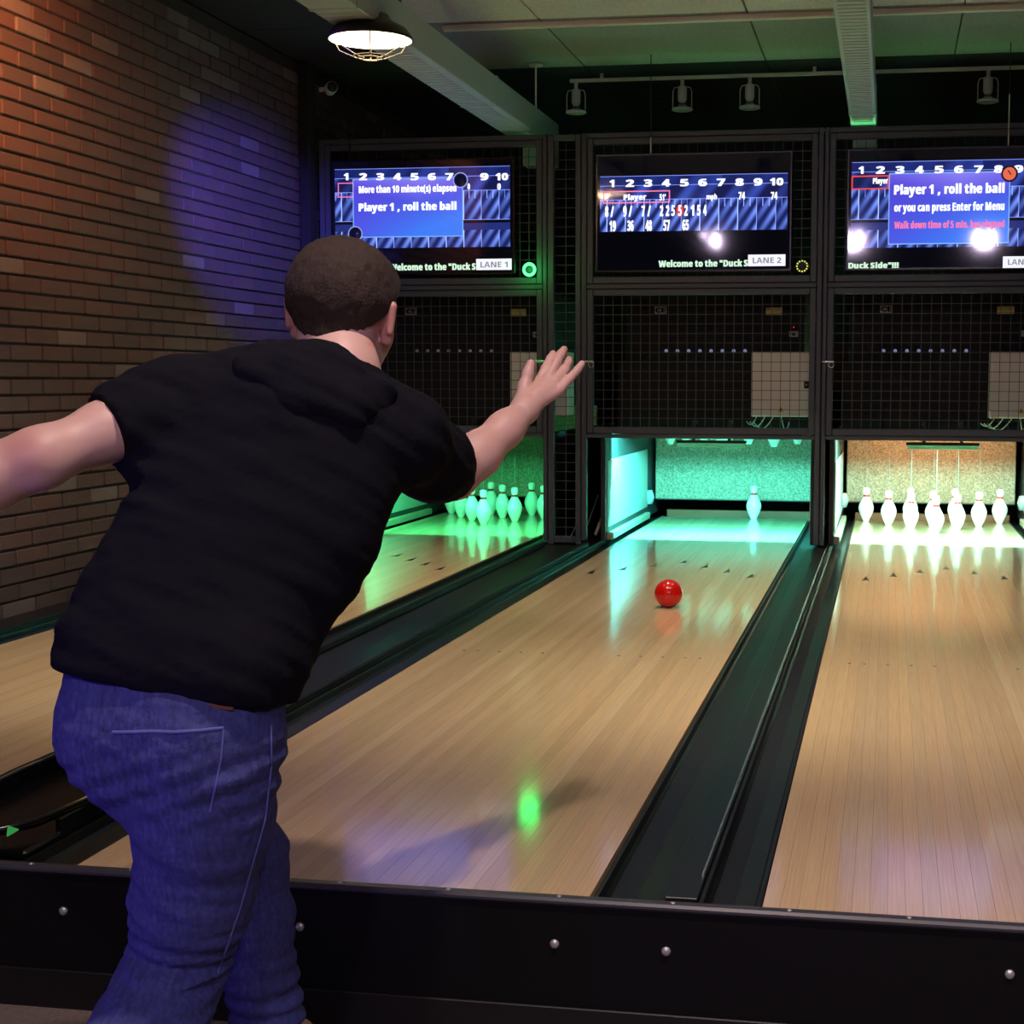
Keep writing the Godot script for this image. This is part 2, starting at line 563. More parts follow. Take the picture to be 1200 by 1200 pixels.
func ball_return() -> void:
	var t := thing("ball_return", "low black ball return tray with a glossy rim and small green triangle", "ball return", Vector3(-0.81, 0.2625, -0.38))
	var m := mat(Color(0.03, 0.03, 0.032), 0.22)
	slab("tray", Vector3(-0.15, 0.0, -0.36), Vector3(0.15, 0.02, 0.34), m, t, 0.006)
	var l := []
	for p in [Vector3(0.145, 0.05, -0.5), Vector3(0.145, 0.055, -0.2), Vector3(0.14, 0.055, 0.1), Vector3(0.11, 0.05, 0.24), Vector3(0.04, 0.045, 0.32), Vector3(-0.08, 0.045, 0.34)]: l.append(p)
	part("rim", tube(l, 0.012, 10), m, t)
	var l2 := []
	for p in [Vector3(-0.145, 0.05, -0.5), Vector3(-0.145, 0.055, -0.1), Vector3(-0.14, 0.05, 0.25), Vector3(-0.08, 0.045, 0.34)]: l2.append(p)
	part("rim", tube(l2, 0.012, 10), m, t)
	slab("side_wall", Vector3(0.135, 0.0, -0.5), Vector3(0.15, 0.05, 0.2), m, t, 0.003)
	slab("side_wall", Vector3(-0.15, 0.0, -0.5), Vector3(-0.135, 0.05, 0.25), m, t, 0.003)
	slab("ball_stop", Vector3(-0.13, 0.02, -0.38), Vector3(0.13, 0.075, -0.34), m, t, 0.012)
	part("arrow_light", extrude(PackedVector2Array([Vector2(-0.013, 0.01), Vector2(0.014, 0.003), Vector2(-0.004, -0.015)]), -0.002, 0.002), glow(Color(0.3, 0.8, 0.4), 0.4), t, Vector3(0.115, 0.06, 0.33), Basis(Vector3.RIGHT, -0.9))

# ------------------------------------------------------------------ cages above the pins
func wire_panel(x0: float, y0: float, x1: float, y1: float, z: float, parent: Node) -> void:
	var st := SurfaceTool.new()
	st.begin(Mesh.PRIMITIVE_TRIANGLES)
	var nx := maxi(2, roundi((x1 - x0) / 0.0555))
	var ny := maxi(2, roundi((y1 - y0) / 0.0555))
	for i in range(1, nx):
		add_box(st, Vector3(x0 + (x1 - x0) * i / nx, (y0 + y1) * 0.5, z), Vector3(0.0034, y1 - y0, 0.0034))
	for i in range(1, ny):
		add_box(st, Vector3((x0 + x1) * 0.5, y0 + (y1 - y0) * i / ny, z + 0.003), Vector3(x1 - x0, 0.0034, 0.0034))
	part("wire_mesh", st.commit(), M.wire, parent)

func bar(called: String, x0: float, y0: float, x1: float, y1: float, parent: Node, z1 := CAGE_Z, deep := 0.04) -> void:
	slab(called, Vector3(x0, y0, z1 - deep), Vector3(x1, y1, z1), M.steel, parent, 0.004)

func door(called: String, x0: float, y0: float, x1: float, y1: float, parent: Node) -> Node3D:
	var d := Node3D.new()
	d.name = called
	parent.add_child(d, true)
	var s := 0.036
	bar("stile", x0, y0, x0 + s, y1, d)
	bar("stile", x1 - s, y0, x1, y1, d)
	bar("door_rail", x0 + s, y0, x1 - s, y0 + s + 0.004, d)
	bar("door_rail", x0 + s, y1 - s, x1 - s, y1, d)
	wire_panel(x0 + s, y0 + s, x1 - s, y1 - s, CAGE_Z - 0.05, d)
	return d

func latch(parent: Node, x: float, y: float) -> void:
	var st := SurfaceTool.new()
	st.begin(Mesh.PRIMITIVE_TRIANGLES)
	add_box(st, Vector3(x, y, CAGE_Z + 0.008), Vector3(0.05, 0.016, 0.012), 0.003)
	add_tube(st, [Vector3(x - 0.04, y, CAGE_Z + 0.012), Vector3(x + 0.03, y, CAGE_Z + 0.012)], 0.005, 8)
	add_tube(st, ring_points(Vector3(x + 0.015, y - 0.018, CAGE_Z + 0.018), 0.016, Vector3.RIGHT, Vector3.UP, 16), 0.003, 6, true)
	part("latch", st.commit(), M.silver, parent)

func cages() -> void:
	var said := ["dark steel cage with wire doors next to the brick wall", "dark steel cage with wire doors above the lane with one pin left", "dark steel cage with wire doors above the yellowish lit lane"]
	var dx := [[-2.315, -0.967], [-0.695, 0.653], [0.719, 2.067]]
	for l in 3:
		var c := thing("machine_cage", said[l], "cage", Vector3.ZERO, "steel cages over the lanes")
		var x0: float = dx[l][0]
		var x1: float = dx[l][1]
		var pl := [[-2.352, -2.318], [-0.73, -0.698], [0.691, 0.716]][l] as Array
		var pr := [[-0.964, -0.938], [0.656, 0.686], [2.07, 2.12]][l] as Array
		bar("post", pl[0], 0.29, pl[1], 2.694, c)
		bar("post", pr[0], 0.29, pr[1], 2.694, c)
		bar("top_rail", pl[1], 2.664, pr[0], 2.694, c)
		bar("middle_rail", pl[1], 1.789, pr[0], 1.817, c)
		bar("bottom_rail", pl[1], 0.909, pr[0], 0.932, c)
		door("upper_door", x0, 1.82, x1, 2.661, c)
		var d := door("lower_door", x0, 0.935, x1, 1.786, c)
		latch(d, x1 - 0.012 if l == 0 else x0 + 0.012, 1.362)
		# small weld spatter and hinge pins on the frame
		for y in [1.62, 1.1, 2.5, 2.0]:
			part("hinge", tube([Vector3(x0 - 0.004 if l == 0 else x1 + 0.002, y - 0.03, CAGE_Z + 0.004), Vector3(x0 - 0.004 if l == 0 else x1 + 0.002, y + 0.03, CAGE_Z + 0.004)], 0.006, 8), M.steel, c)
	# narrow fixed panel in the gap between the first two cages
	var n := thing("mesh_panel", "tall narrow wire panel in a steel frame between two cages", "panel")
	bar("post", -0.934, 0.264, -0.897, 2.69, n)
	bar("post", -0.766, 0.264, -0.734, 2.69, n)
	bar("foot_rail", -0.897, 0.275, -0.766, 0.315, n)
	bar("top_rail", -0.897, 2.655, -0.766, 2.69, n)
	wire_panel(-0.897, 0.31, -0.766, 2.66, CAGE_Z - 0.04, n)
	machines()

func machines() -> void:
	var said := ["grey control box behind wire door next to the brick wall", "grey control box with warning triangle above the single pin lane", "grey control box with trailing cables above the yellowish lit lane"]
	var bx := [-1.228, 0.262, 1.66]
	var pinsaid := ["black pinsetter machine behind wire door next to the brick wall", "black pinsetter machine behind wire door of the single pin lane", "black pinsetter machine behind wire door of the yellowish lit lane"]
	var disc := lathe([[0.0, 0.0], [0.011, 0.0], [0.011, 0.004], [0.0, 0.006]], 12)
	var lamp_blue := glow(Color(0.75, 0.78, 1.0), 0.3)
	var red_led := glow(Color(1.0, 0.15, 0.05), 1.5)
	var label_m := mat(Color(0.55, 0.55, 0.52), 0.7)
	var yellow := mat(Color(0.72, 0.66, 0.35), 0.6)
	var ink := mat(Color(0.05, 0.05, 0.05), 0.7)
	for l in 3:
		var c: float = centre[l]
		var p := thing("pinsetter", pinsaid[l], "machine", Vector3(c, 1.09, -6.75), "pinsetter machines")
		slab("housing", Vector3(-0.56, 0.27, -0.9), Vector3(0.56, 0.72, 0.0), M.matte_black, p, 0.01)
		slab("string_bar", Vector3(-0.5, 0.0, -1.36), Vector3(0.5, 0.06, -0.45), M.matte_black, p, 0.006)
		var mb := part("added_dark_board", box_mesh(Vector3(1.2, 0.41, 0.015), 0.004), M.matte_black, self, Vector3(c, 1.16, -6.7125))  # added black board hiding the lit pins to keep this area dark
		tag(mb, ["added black board under the pinsetter by the brick wall", "added black board under the pinsetter of the single pin lane", "added black board under the pinsetter of the yellowish lit lane"][l], "board", "added dark boards over the pins")
		slab("front_beam", Vector3(-0.5, 0.0, -0.12), Vector3(0.5, 0.05, -0.06), M.black, p, 0.006)
		slab("bracket", Vector3(-0.5, 0.05, -0.9), Vector3(-0.46, 0.27, -0.06), M.black, p, 0.004)
		slab("bracket", Vector3(0.46, 0.05, -0.9), Vector3(0.5, 0.27, -0.06), M.black, p, 0.004)
		for i in 8:
			part("indicator_light", disc, lamp_blue if l > 0 else M.bolt, p, Vector3(-0.3 + i * 0.0705 - (0.05 if l == 2 else 0.0), 0.345, 0.0), Basis(Vector3.RIGHT, PI / 2))
		var ce := slab("certificate_label", Vector3(-0.375, 0.575, 0.0), Vector3(-0.3, 0.62, 0.002), label_m, p)
		lettering("CE", -0.03, -0.015, 0.03, 0.015, 0.0015, ink, ce)
		slab("type_plate", Vector3(0.32, 0.565, 0.0), Vector3(0.42, 0.61, 0.002), yellow, p)
		var sw := slab("socket_plate", Vector3(0.465, 0.43, 0.0), Vector3(0.52, 0.465, 0.003), label_m, p, 0.001)
		part("socket", disc, ink, sw, Vector3(0, 0, 0.0015), Basis(Vector3.RIGHT, PI / 2))
		part("standby_light", disc, red_led, p, Vector3(0.492, 0.49, 0.0), Basis(Vector3.RIGHT, PI / 2) * Basis.from_scale(Vector3(0.35, 0.6, 0.35)))
		part("pivot_knob", lathe([[0, 0], [0.022, 0], [0.022, 0.004], [0.008, 0.006], [0.007, 0.05], [0, 0.052]], 14), M.grey_paint, p, Vector3(0.06, 0.06, -0.5))
		# control box
		var b := thing("control_box", said[l], "box", Vector3(bx[l], 1.035, -6.44), "grey control boxes")
		slab("body", Vector3(0, 0, -0.16), Vector3(0.37, 0.388, 0.0), M.grey_paint, b, 0.004)
		slab("lid", Vector3(0.006, 0.006, 0.0), Vector3(0.364, 0.382, 0.008), M.grey_paint, b, 0.003)
		var lk := slab("lock", Vector3(0.315, 0.17, 0.008), Vector3(0.345, 0.215, 0.014), ink, b, 0.002)
		part("key_slot", disc, M.silver, lk, Vector3(0, 0, 0.003), Basis(Vector3.RIGHT, PI / 2) * Basis.from_scale(Vector3.ONE * 0.6))
		var tri := part("warning_triangle", extrude(PackedVector2Array([Vector2(-0.019, -0.015), Vector2(0.019, -0.015), Vector2(0, 0.018)]), 0.0, 0.001), mat(Color(0.75, 0.62, 0.2), 0.6), b, Vector3(0.18, 0.045, 0.0085))
		lettering("!", -0.002, -0.011, 0.002, 0.008, 0.0012, ink, tri)
		for k in 4:
			var pts := []
			for i in 13:
				var u := i / 12.0
				pts.append(Vector3(0.03 + k * 0.05 - u * (0.07 + 0.03 * k) + (0.2 * u if k == 3 else 0.0), -0.003 - sin(u * PI) * (0.03 + 0.012 * k) - u * 0.03, -0.03 - 0.12 * u))
			part("cable", tube(pts, 0.0035, 6), M.cable, b)

# ------------------------------------------------------------------ pin decks
func pin_decks() -> void:
	var white := mat(Color(0.93, 0.93, 0.9), 0.22)
	white.clearcoat_enabled = true
	white.clearcoat = 0.5
	var red := mat(Color(0.72, 0.13, 0.09), 0.35)
	var prof := [[0.0, 0.0], [0.019, 0.0], [0.021, 0.003], [0.027, 0.018], [0.037, 0.038], [0.046, 0.06], [0.0515, 0.08], [0.053, 0.095], [0.051, 0.11], [0.045, 0.128], [0.036, 0.147], [0.027, 0.163], [0.0215, 0.174], [0.0192, 0.181], [0.0195, 0.188], [0.0218, 0.196], [0.0242, 0.205], [0.0252, 0.214], [0.0248, 0.224], [0.0215, 0.233], [0.014, 0.2385], [0.0, 0.24]]
	var pin_mesh := lathe(prof, 26)
	var band := lathe([[0.0218, 0.1735], [0.0222, 0.1745], [0.0202, 0.18], [0.0202, 0.187], [0.0205, 0.1885], [0.0197, 0.189]], 26)
	var proto := Node3D.new()
	var bodyp := part("body", pin_mesh, white, proto)
	bodyp.name = "body"
	part("neck_band", band, red, proto)
	var spots := [[0.0, -7.25], [-0.1515, -7.512], [0.1515, -7.512], [-0.303, -7.774], [0.0, -7.774], [0.303, -7.774], [-0.4545, -8.036], [-0.1515, -8.036], [0.1515, -8.036], [0.4545, -8.036]]
	var names := ["green lit bowling pin %s by the brick wall", "bowling pin hoisted above the single pin lane, %s", "yellowish lit bowling pin %s"]
	for l in 3:
		for i in 10:
			var up := l == 1 and i != 8
			var y: float = LANE_Y + (0.535 + [0.02, 0.03, 0.02, 0.02, 0.035, -0.008, -0.01, 0.03, 0.0, 0.002][i] if up else 0.0)
			var o: Node3D = proto.duplicate()
			o.name = numbered("bowling_pin")
			add_child(o)
			o.position = Vector3(centre[l] + spots[i][0] + rng.randf_range(-0.004, 0.004), y, spots[i][1])
			var place := ["at the front of the rack", "in row two, wall side", "in row two, outer side", "in row three, wall side", "in the middle of row three", "in row three, outer side", "in the back row, wall end", "in the back row, inner wall side", "in the back row, inner outer side", "in the back row, outer end"][i] as String
			var lab: String = names[l] % place
			var grp := ["pins racked by the brick wall", "pins hoisted out of the lane", "pins racked under yellowish light"][l] as String
			if l == 1 and i == 8:
				lab = "single white bowling pin left standing under teal light"
				grp = ""
			tag(o, lab, "bowling pin", grp)
			part("string", tube([Vector3(0, 0.24, 0), Vector3(0, 1.09 - y, 0)], 0.0016, 5), M.cord, o)
	proto.free()

	var light_col := [Color(0.28, 1.0, 0.66), Color(0.35, 1.0, 0.96), Color(0.66, 1.0, 0.9)]
	var power := [5.0, 22.0, 20.0]
	var cs := ["green lit carpet faced curtain behind the pins by the brick wall", "teal lit carpet faced curtain behind the single standing pin", "carpet faced curtain, brown above and green lit below, behind full rack"]
	for l in 3:
		var c: float = centre[l]
		var cu := thing("pit_curtain", cs[l], "curtain", Vector3(c, 0.385, -8.3), "pit curtains")
		slab("carpet", Vector3(-0.6, 0.0, -0.03), Vector3(0.58, 0.68, 0.0), M.curtain, cu, 0.006)
		slab("hem", Vector3(-0.6, -0.006, -0.034), Vector3(0.58, 0.0, 0.003), M.black, cu, 0.001)
		var tail := part("tail_plank", box_mesh(Vector3(1.1, 0.075, 0.03), 0.004), mat(Color(0.55, 0.27, 0.14), 0.5), self, Vector3(c + 0.01, 0.255, -8.5))
		tag(tail, ["low wooden plank behind the pins by the brick wall", "low wooden plank behind the single standing pin", "low orange brown plank behind the yellowish lit rack"][l], "plank", "planks behind the pin decks")
		for s in [-1, 1]:
			if l == 2 and s == 1: pass
			var kb := thing("kickback_wall", ["side wall of the pin deck %s the brick wall" % ("beside" if s < 0 else "away from"), "side wall of the single pin's deck, %s" % ("white panelled and fully visible" if s < 0 else "behind the steel posts"), "side wall of the yellowish lit pin deck, %s" % ("behind the steel posts" if s < 0 else "on its outer side")][l], "side wall")
			var xi: float = c + s * 0.625
			slab("board", Vector3(xi, 0.268, -8.7), Vector3(xi + s * 0.03, 0.93, -6.42), M.kick, kb, 0.003)
			slab("panel", Vector3(xi - s * 0.006, 0.345, -8.05), Vector3(xi, 0.76, -6.47), M.panel, kb, 0.002)
			if not (l == 1 and s == 1):
				slab("ledge", Vector3(xi - s * 0.035, 0.268, -8.0), Vector3(xi, 0.312, -6.47), M.ledge, kb, 0.004)
			part("bumper", lathe([[0.0, 0.0], [0.03, 0.0], [0.045, 0.05], [0.03, 0.1], [0.0, 0.1]], 16), M.panel, kb, Vector3(xi - s * 0.002, 0.36, -8.12))
		# lamp: a strip in a channel under the cage, open downwards, with a front lip
		var lf := thing("pin_deck_light", ["green light strip above the pins by the brick wall", "teal light strip above the single standing pin", "yellowish light strip above the full rack"][l], "light", Vector3(c, 0.95, -6.66), "pin deck light strips")
		slab("channel", Vector3(-0.59, 0.0, -0.032), Vector3(0.59, 0.008, 0.012), M.black, lf)
		slab("front_lip", Vector3(-0.56, -0.055, 0.008), Vector3(0.56, 0.0, 0.012), M.black, lf)
		slab("back_lip", Vector3(-0.59, -0.0118, -0.032), Vector3(0.59, 0.0, -0.028), M.black, lf)
		slab("light_tube", Vector3(-0.55, -0.006, -0.006), Vector3(0.55, 0.0, 0.001), glow(light_col[l], 1.2), lf)
		area(Vector3(c, 0.9435, -6.6625), Vector3(c, 0.9435 - 1.0, -6.6625 - 0.42), Vector2(1.1, 0.006), light_col[l], power[l])
		# small tray hanging in the opening
		var clear := mat(Color(0.7, 0.9, 0.8), 0.25)
		clear.backlight_enabled = true
		clear.backlight = Color(0.8, 0.95, 0.9)
		var tr := thing("scanner_tray", ["small clear green sensor tray over the pins by the brick wall", "small clear teal sensor tray over the single standing pin", "small clear green sensor tray over the yellowish rack"][l], "sensor", Vector3(c + 0.01, 0.845, -6.56), "sensor trays under the cages")
		slab("diffuser", Vector3(-0.21, 0.0, -0.02), Vector3(0.21, 0.024, 0.02), clear, tr, 0.004)
		slab("mount", Vector3(-0.215, 0.024, -0.022), Vector3(0.215, 0.04, 0.022), M.black, tr, 0.003)
		for x in [-0.12, 0.1]:
			slab("hanger", Vector3(x, 0.04, -0.01), Vector3(x + 0.02, 0.16, 0.0), M.black, tr)
			slab("arm", Vector3(x, 0.14, -0.1448), Vector3(x + 0.02, 0.16, -0.01), M.black, tr)
	# added warm strip, made up to brown the upper curtain of the third rack
	var wf := thing("added_warm_light", "added warm light strip tinting the upper curtain brown", "light", Vector3(1.39, 1.03, -7.9))
	slab("channel", Vector3(-0.5, 0.0, -0.02), Vector3(0.5, 0.03, 0.02), M.black, wf)
	slab("light_tube", Vector3(-0.48, -0.006, -0.008), Vector3(0.48, 0.0, 0.008), glow(Color(1.0, 0.6, 0.35), 0.8), wf)
	area(Vector3(1.39, 1.018, -7.9), Vector3(1.39, 0.6, -8.2), Vector2(0.96, 0.016), Color(1.0, 0.62, 0.42), 0.7)
	# slats and a plank leaning in the gap beside the single pin's deck
	for a in [["leaning_plank", Vector3(-0.6940, 0.2987, -6.4500), Vector3(-0.6392, 0.4542, -6.5000), 0.012, "pale green lit plank leaning in the gap beside the pin deck"], ["leaning_rod", Vector3(-0.7298, 0.3714, -6.4000), Vector3(-0.6850, 0.5435, -6.5000), 0.004, "thin metal rod leaning in the gap behind the steel post"], ["leaning_rod", Vector3(-0.7890, 0.2989, -6.1200), Vector3(-0.7483, 0.3942, -6.1500), 0.004, "thin metal rod leaning against the narrow wire panel"]]:
		var o := part(a[0], tube([a[1], a[2]], a[3], 6 if a[3] < 0.01 else 4), M.ledge if a[3] > 0.01 else M.steel, self)
		tag(o, a[4], "rod" if a[3] < 0.01 else "plank")

# ------------------------------------------------------------------ screens
func screen_image(l: int) -> ImageTexture:
	# the scoring picture: dark with a header row, a row of frames with slanting streaks
	var W := 460
	var H := 268
	var im := Image.create(W, H, false, Image.FORMAT_RGBA8)
	im.fill(Color(0.008, 0.01, 0.02))
	var y0 := [17, 47, 26][l] as int     # top of the table
	var hdr := 22
	var row1 := [34, 33, 38][l] as int
	var cells := [70, 75, 70][l] as int
	for y in range(y0, y0 + hdr + row1 + cells + (6 + 20 + 40 if l != 1 else 0)):
		if y >= H: break
		var ry := y - y0
		for x in range(6, W - 6):
			var c := Color(0.04, 0.06, 0.2)
			var streak := 0.5 + 0.5 * sin((x * 0.9 + ry * 0.75) * 0.09) * sin((x + ry * 0.6) * 0.031 + 1.0)
			if ry < hdr:
				c = Color(0.05, 0.08, 0.26).lerp(Color(0.12, 0.18, 0.46), streak * float(x % 300) / 300.0)
			elif ry < hdr + row1:
				c = Color(0.05, 0.06, 0.2).lerp(Color(0.16, 0.24, 0.55), clampf(streak * 1.3 - 0.35, 0, 1))
			elif ry < hdr + row1 + cells or ry > hdr + row1 + cells + 24:
				var q := ry - hdr - row1
				var f := fposmod(x - 6 + 2000, 44.8)
				var s := clampf(0.5 + 0.5 * sin((f * 0.8 + q * 0.55) * 0.28), 0, 1) * (0.35 + 0.65 * f / 44.8)
				c = Color(0.05, 0.08, 0.25).lerp(Color(0.34, 0.43, 0.74), s)
				if f < 1.6: c = Color(0.55, 0.62, 0.9)
				if (absf(f - 15) < 0.8 or absf(f - 30) < 0.8) and q < 20: c = Color(0.45, 0.52, 0.82)
			elif ry < hdr + row1 + cells + 8:
				c = Color(0.01, 0.012, 0.03)
			else:
				c = Color(0.09, 0.12, 0.32)
			if ry == hdr or ry == hdr + row1 or ry == 0 or ry == hdr + row1 + cells: c = Color(0.5, 0.56, 0.9)
			im.set_pixel(x, y, c)
	return ImageTexture.create_from_image(im)

func popup_image() -> ImageTexture:
	var im := Image.create(130, 68, false, Image.FORMAT_RGBA8)
	for y in 68:
		for x in 130:
			var u := x / 129.0
			var v := y / 67.0
			var c := Color(0.33, 0.28, 0.86).lerp(Color(0.25, 0.5, 0.98), clampf(1.4 * v * (0.3 + u * 0.9) - 0.1, 0, 1)).lerp(Color(0.56, 0.52, 0.97), clampf(1.0 - v * 2.2 - absf(u - 0.6), 0, 1))
			if x < 1 or y < 1 or x > 128 or y > 66: c = Color(0.55, 0.75, 1.0)
			im.set_pixel(x, y, c)
	return ImageTexture.create_from_image(im)

func lit(t: Texture2D, energy: float) -> StandardMaterial3D:
	var m := mat(Color(0.01, 0.01, 0.012), 0.05)
	m.emission_enabled = true
	m.emission = Color(1, 1, 1)
	m.emission_operator = BaseMaterial3D.EMISSION_OP_MULTIPLY
	m.emission_texture = t
	m.emission_energy_multiplier = energy
	return m

func sheet(w: float, h: float) -> ArrayMesh:
	# flat picture, uv 0..1 across, facing +Z
	var st := SurfaceTool.new()
	st.begin(Mesh.PRIMITIVE_TRIANGLES)
	var p := [Vector3(-w / 2, h / 2, 0), Vector3(w / 2, h / 2, 0), Vector3(w / 2, -h / 2, 0), Vector3(-w / 2, -h / 2, 0)]
	var u := [Vector2(0, 0), Vector2(1, 0), Vector2(1, 1), Vector2(0, 1)]
	for i in [0, 1, 2, 0, 2, 3]:
		st.set_normal(Vector3.BACK)
		st.set_uv(u[i])
		st.add_vertex(p[i])
	return st.commit()

func ring_mesh(r0: float, r1: float) -> ArrayMesh:
	return lathe([[r0, 0.0], [r0, 0.001], [r1, 0.001], [r1, 0.0]], 24)

# places a box given by two corners in world X/Y on the screen
func on_screen(called: String, x0: float, y0: float, x1: float, y1: float, z: float, m: Material, scr: Node3D, org: Vector3, b := 0.0) -> MeshInstance3D:
	return part(called, box_mesh(Vector3(absf(x1 - x0), absf(y1 - y0), 0.0008), 0.0), m, scr, Vector3((x0 + x1) * 0.5, (y0 + y1) * 0.5, z) - Vector3(org.x, org.y, 0))

func write(text: String, x0: float, y0: float, x1: float, y1: float, z: float, m: Material, scr: Node3D, org: Vector3, bold := 0.012) -> void:
	lettering(text, x0 - org.x, y0 - org.y, x1 - org.x, y1 - org.y, z, m, scr, bold)

func outline(x0: float, y0: float, x1: float, y1: float, w: float, z: float, m: Material, scr: Node3D, org: Vector3) -> void:
	var st := SurfaceTool.new()
	st.begin(Mesh.PRIMITIVE_TRIANGLES)
	var c := Vector3((x0 + x1) * 0.5 - org.x, (y0 + y1) * 0.5 - org.y, z)
	var dx := absf(x1 - x0)
	var dy := absf(y1 - y0)
	for s in [-1, 1]:
		add_box(st, c + Vector3(s * dx * 0.5, 0, 0), Vector3(w, dy + w, 0.0008))
		add_box(st, c + Vector3(0, s * dy * 0.5, 0), Vector3(dx, w, 0.0008))
	part("player_frame", st.commit(), m, scr)

func screens() -> void:
	var bx := [[-2.276, -1.128], [-0.645, 0.512], [0.815, 1.985]]
	var by := [[1.88, 2.57], [1.88, 2.57], [1.88, 2.57]]
	var wt := glow(Color(0.95, 0.96, 1.0), 1.0, Color(0.5, 0.5, 0.5))
	var soft := glow(Color(0.62, 0.66, 0.95), 0.95)
	var pink := glow(Color(1.0, 0.5, 0.72), 0.95)
	var red := glow(Color(0.95, 0.25, 0.22), 0.9)
	var green := glow(Color(0.85, 1.0, 0.88), 0.95)
	var grey := glow(Color(0.62, 0.62, 0.66), 0.8)
	var navy := glow(Color(0.05, 0.06, 0.18), 0.8)
	var orange := glow(Color(0.95, 0.45, 0.32), 0.9)
	var bezel := mat(Color(0.02, 0.02, 0.022), 0.25)
	var said := ["wall-mounted score screen with a blue message box beside the brick wall", "wall-mounted score screen showing ten frames of scores", "wall-mounted score screen with pink warning line in blue message box"]
	var pop := lit(popup_image(), 1.0)
	for l in 3:
		var x0: float = bx[l][0]
		var x1: float = bx[l][1]
		var y0: float = by[l][0]
		var y1: float = by[l][1]
		var org := Vector3((x0 + x1) / 2, (y0 + y1) / 2, -6.175)
		var t := thing("score_screen", said[l], "screen", org, "score screens over the lanes")
		slab("casing", Vector3(-(x1 - x0) / 2, -(y1 - y0) / 2, -0.045), Vector3((x1 - x0) / 2, (y1 - y0) / 2, -0.001), bezel, t, 0.006)
		var rod_x := [-0.45, -0.25, 0.31][l] as float
		part("hanger_rod", tube([Vector3(rod_x, (y1 - y0) / 2 - 0.01, -0.008), Vector3(rod_x, CEIL - org.y, -0.008)], 0.003, 6), M.matte_black, t)
		if l > 0: part("rod_sleeve", tube([Vector3(rod_x, (y1 - y0) / 2 - 0.01, -0.008), Vector3(rod_x, (y1 - y0) / 2 + [0.0, 0.09, 0.28][l], -0.008)], 0.0042, 6), M.trim_white, t)
		var s := part("display", sheet(x1 - x0 - 0.03, y1 - y0 - 0.03), lit(screen_image(l), 2.3), t, Vector3(0, 0, 0.0005))
		s.name = "screen_display"
		var z := 0.0014
		if l == 0:
			var a := [-2.1330, 2.4528, -1.4445, 2.1039]
			var q := part("message_box", sheet(a[2] - a[0], a[1] - a[3]), pop, s, Vector3((a[0] + a[2]) / 2 - org.x, (a[1] + a[3]) / 2 - org.y, 0.0012))
			write("More than 10 minute(s) elapsed", -2.0929, 2.3559, -1.4870, 2.4131, z, wt, s, org)
			write("Player 1 , roll the ball", -2.0944, 2.2469, -1.4878, 2.3104, z, wt, s, org)
			for i in [0, 1, 2, 3, 4, 5, 6, 8, 9]: digit(i, l, s, org, wt)
			outline(-2.2235, 2.3480, -2.1279, 2.4300, 0.006, z - 0.0006, pink, s, org)
			write("0", -1.4163, 2.3793, -1.4030, 2.4140, z, wt, s, org)
			write("0", -1.2334, 2.3760, -1.2150, 2.4106, z, wt, s, org)
			for p in [Vector2(-1.4606, 2.4351), Vector2(-2.1197, 2.1278)]:
				part("round_badge", lathe([[0.0, 0.0], [0.042, 0.0], [0.042, 0.0008], [0.0, 0.0008]], 24), navy, s, Vector3(p.x - org.x, p.y - org.y, z), Basis(Vector3.RIGHT, PI / 2))
				part("badge_rim", ring_mesh(0.040, 0.046), soft, s, Vector3(p.x - org.x, p.y - org.y, z), Basis(Vector3.RIGHT, PI / 2))
			write("Welcome to the \"Duck S", -1.9035, 1.9064, -1.3718, 1.9470, z, green, s, org)
			on_screen("lane_plate", -1.3668, 1.9041, -1.1491, 1.9699, z, wt, s, org)
			write("LANE 1", -1.3404, 1.9190, -1.1727, 1.9526, z + 0.0008, grey, s, org, 0.002)
		elif l == 1:
			for i in 10: digit(i, l, s, org, wt)
			outline(-0.5922, 2.2858, -0.2034, 2.3504, 0.007, z, pink, s, org)
			write("Player", -0.4728, 2.2912, -0.3416, 2.3357, z, wt, s, org)
			write("51'", -0.2608, 2.2951, -0.2259, 2.3312, z, wt, s, org)
			write("mph", 0.0143, 2.2881, 0.0736, 2.3285, z, wt, s, org)
			write("74", 0.2002, 2.2947, 0.2368, 2.3353, z, wt, s, org)
			write("74", 0.3872, 2.2916, 0.4235, 2.3321, z, wt, s, org)
			var sc := [["8", 711], ["/", 717.5], ["9", 732.5], ["/", 739], ["7", 754], ["/", 761], ["2", 775.5], ["2", 782.5], ["5", 789], ["5", 797], ["2", 804], ["1", 811.5], ["5", 819], ["4", 826]]
			var k0 := Vector2(-0.5742, 2.2065)
			var k1 := Vector2(0.0050, 2.2028)
			var top := Vector2(-0.5744, 2.2658)
			for e in sc:
				var u: float = (e[1] - 711.0) / 115.0
				var x: float = lerpf(k0.x, k1.x, u)
				write(e[0], x - 0.009, k0.y, x + 0.009, top.y, z + 0.001, wt, s, org)
			part("foul_mark", lathe([[0.0, 0.0], [0.022, 0.0], [0.022, 0.0008], [0.0, 0.0008]], 20), red, s, Vector3(lerpf(k0.x, k1.x, 86.0 / 115.0) - org.x, (k0.y + top.y) / 2 - org.y, z), Basis(Vector3.RIGHT, PI / 2) * Basis.from_scale(Vector3(1, 1, 1.6)))
			var tb := Vector2(-0.5741, 2.1225)
			var tt := Vector2(-0.5742, 2.1818)
			for e in [["19", 718], ["36", 739], ["48", 760.5], ["57", 781.5], ["65", 803.5]]:
				var u: float = (e[1] - 711.0) / 115.0
				var x: float = lerpf(k0.x, k1.x, u)
				write(e[0], x - 0.018, tb.y, x + 0.018, tt.y, z, wt, s, org)
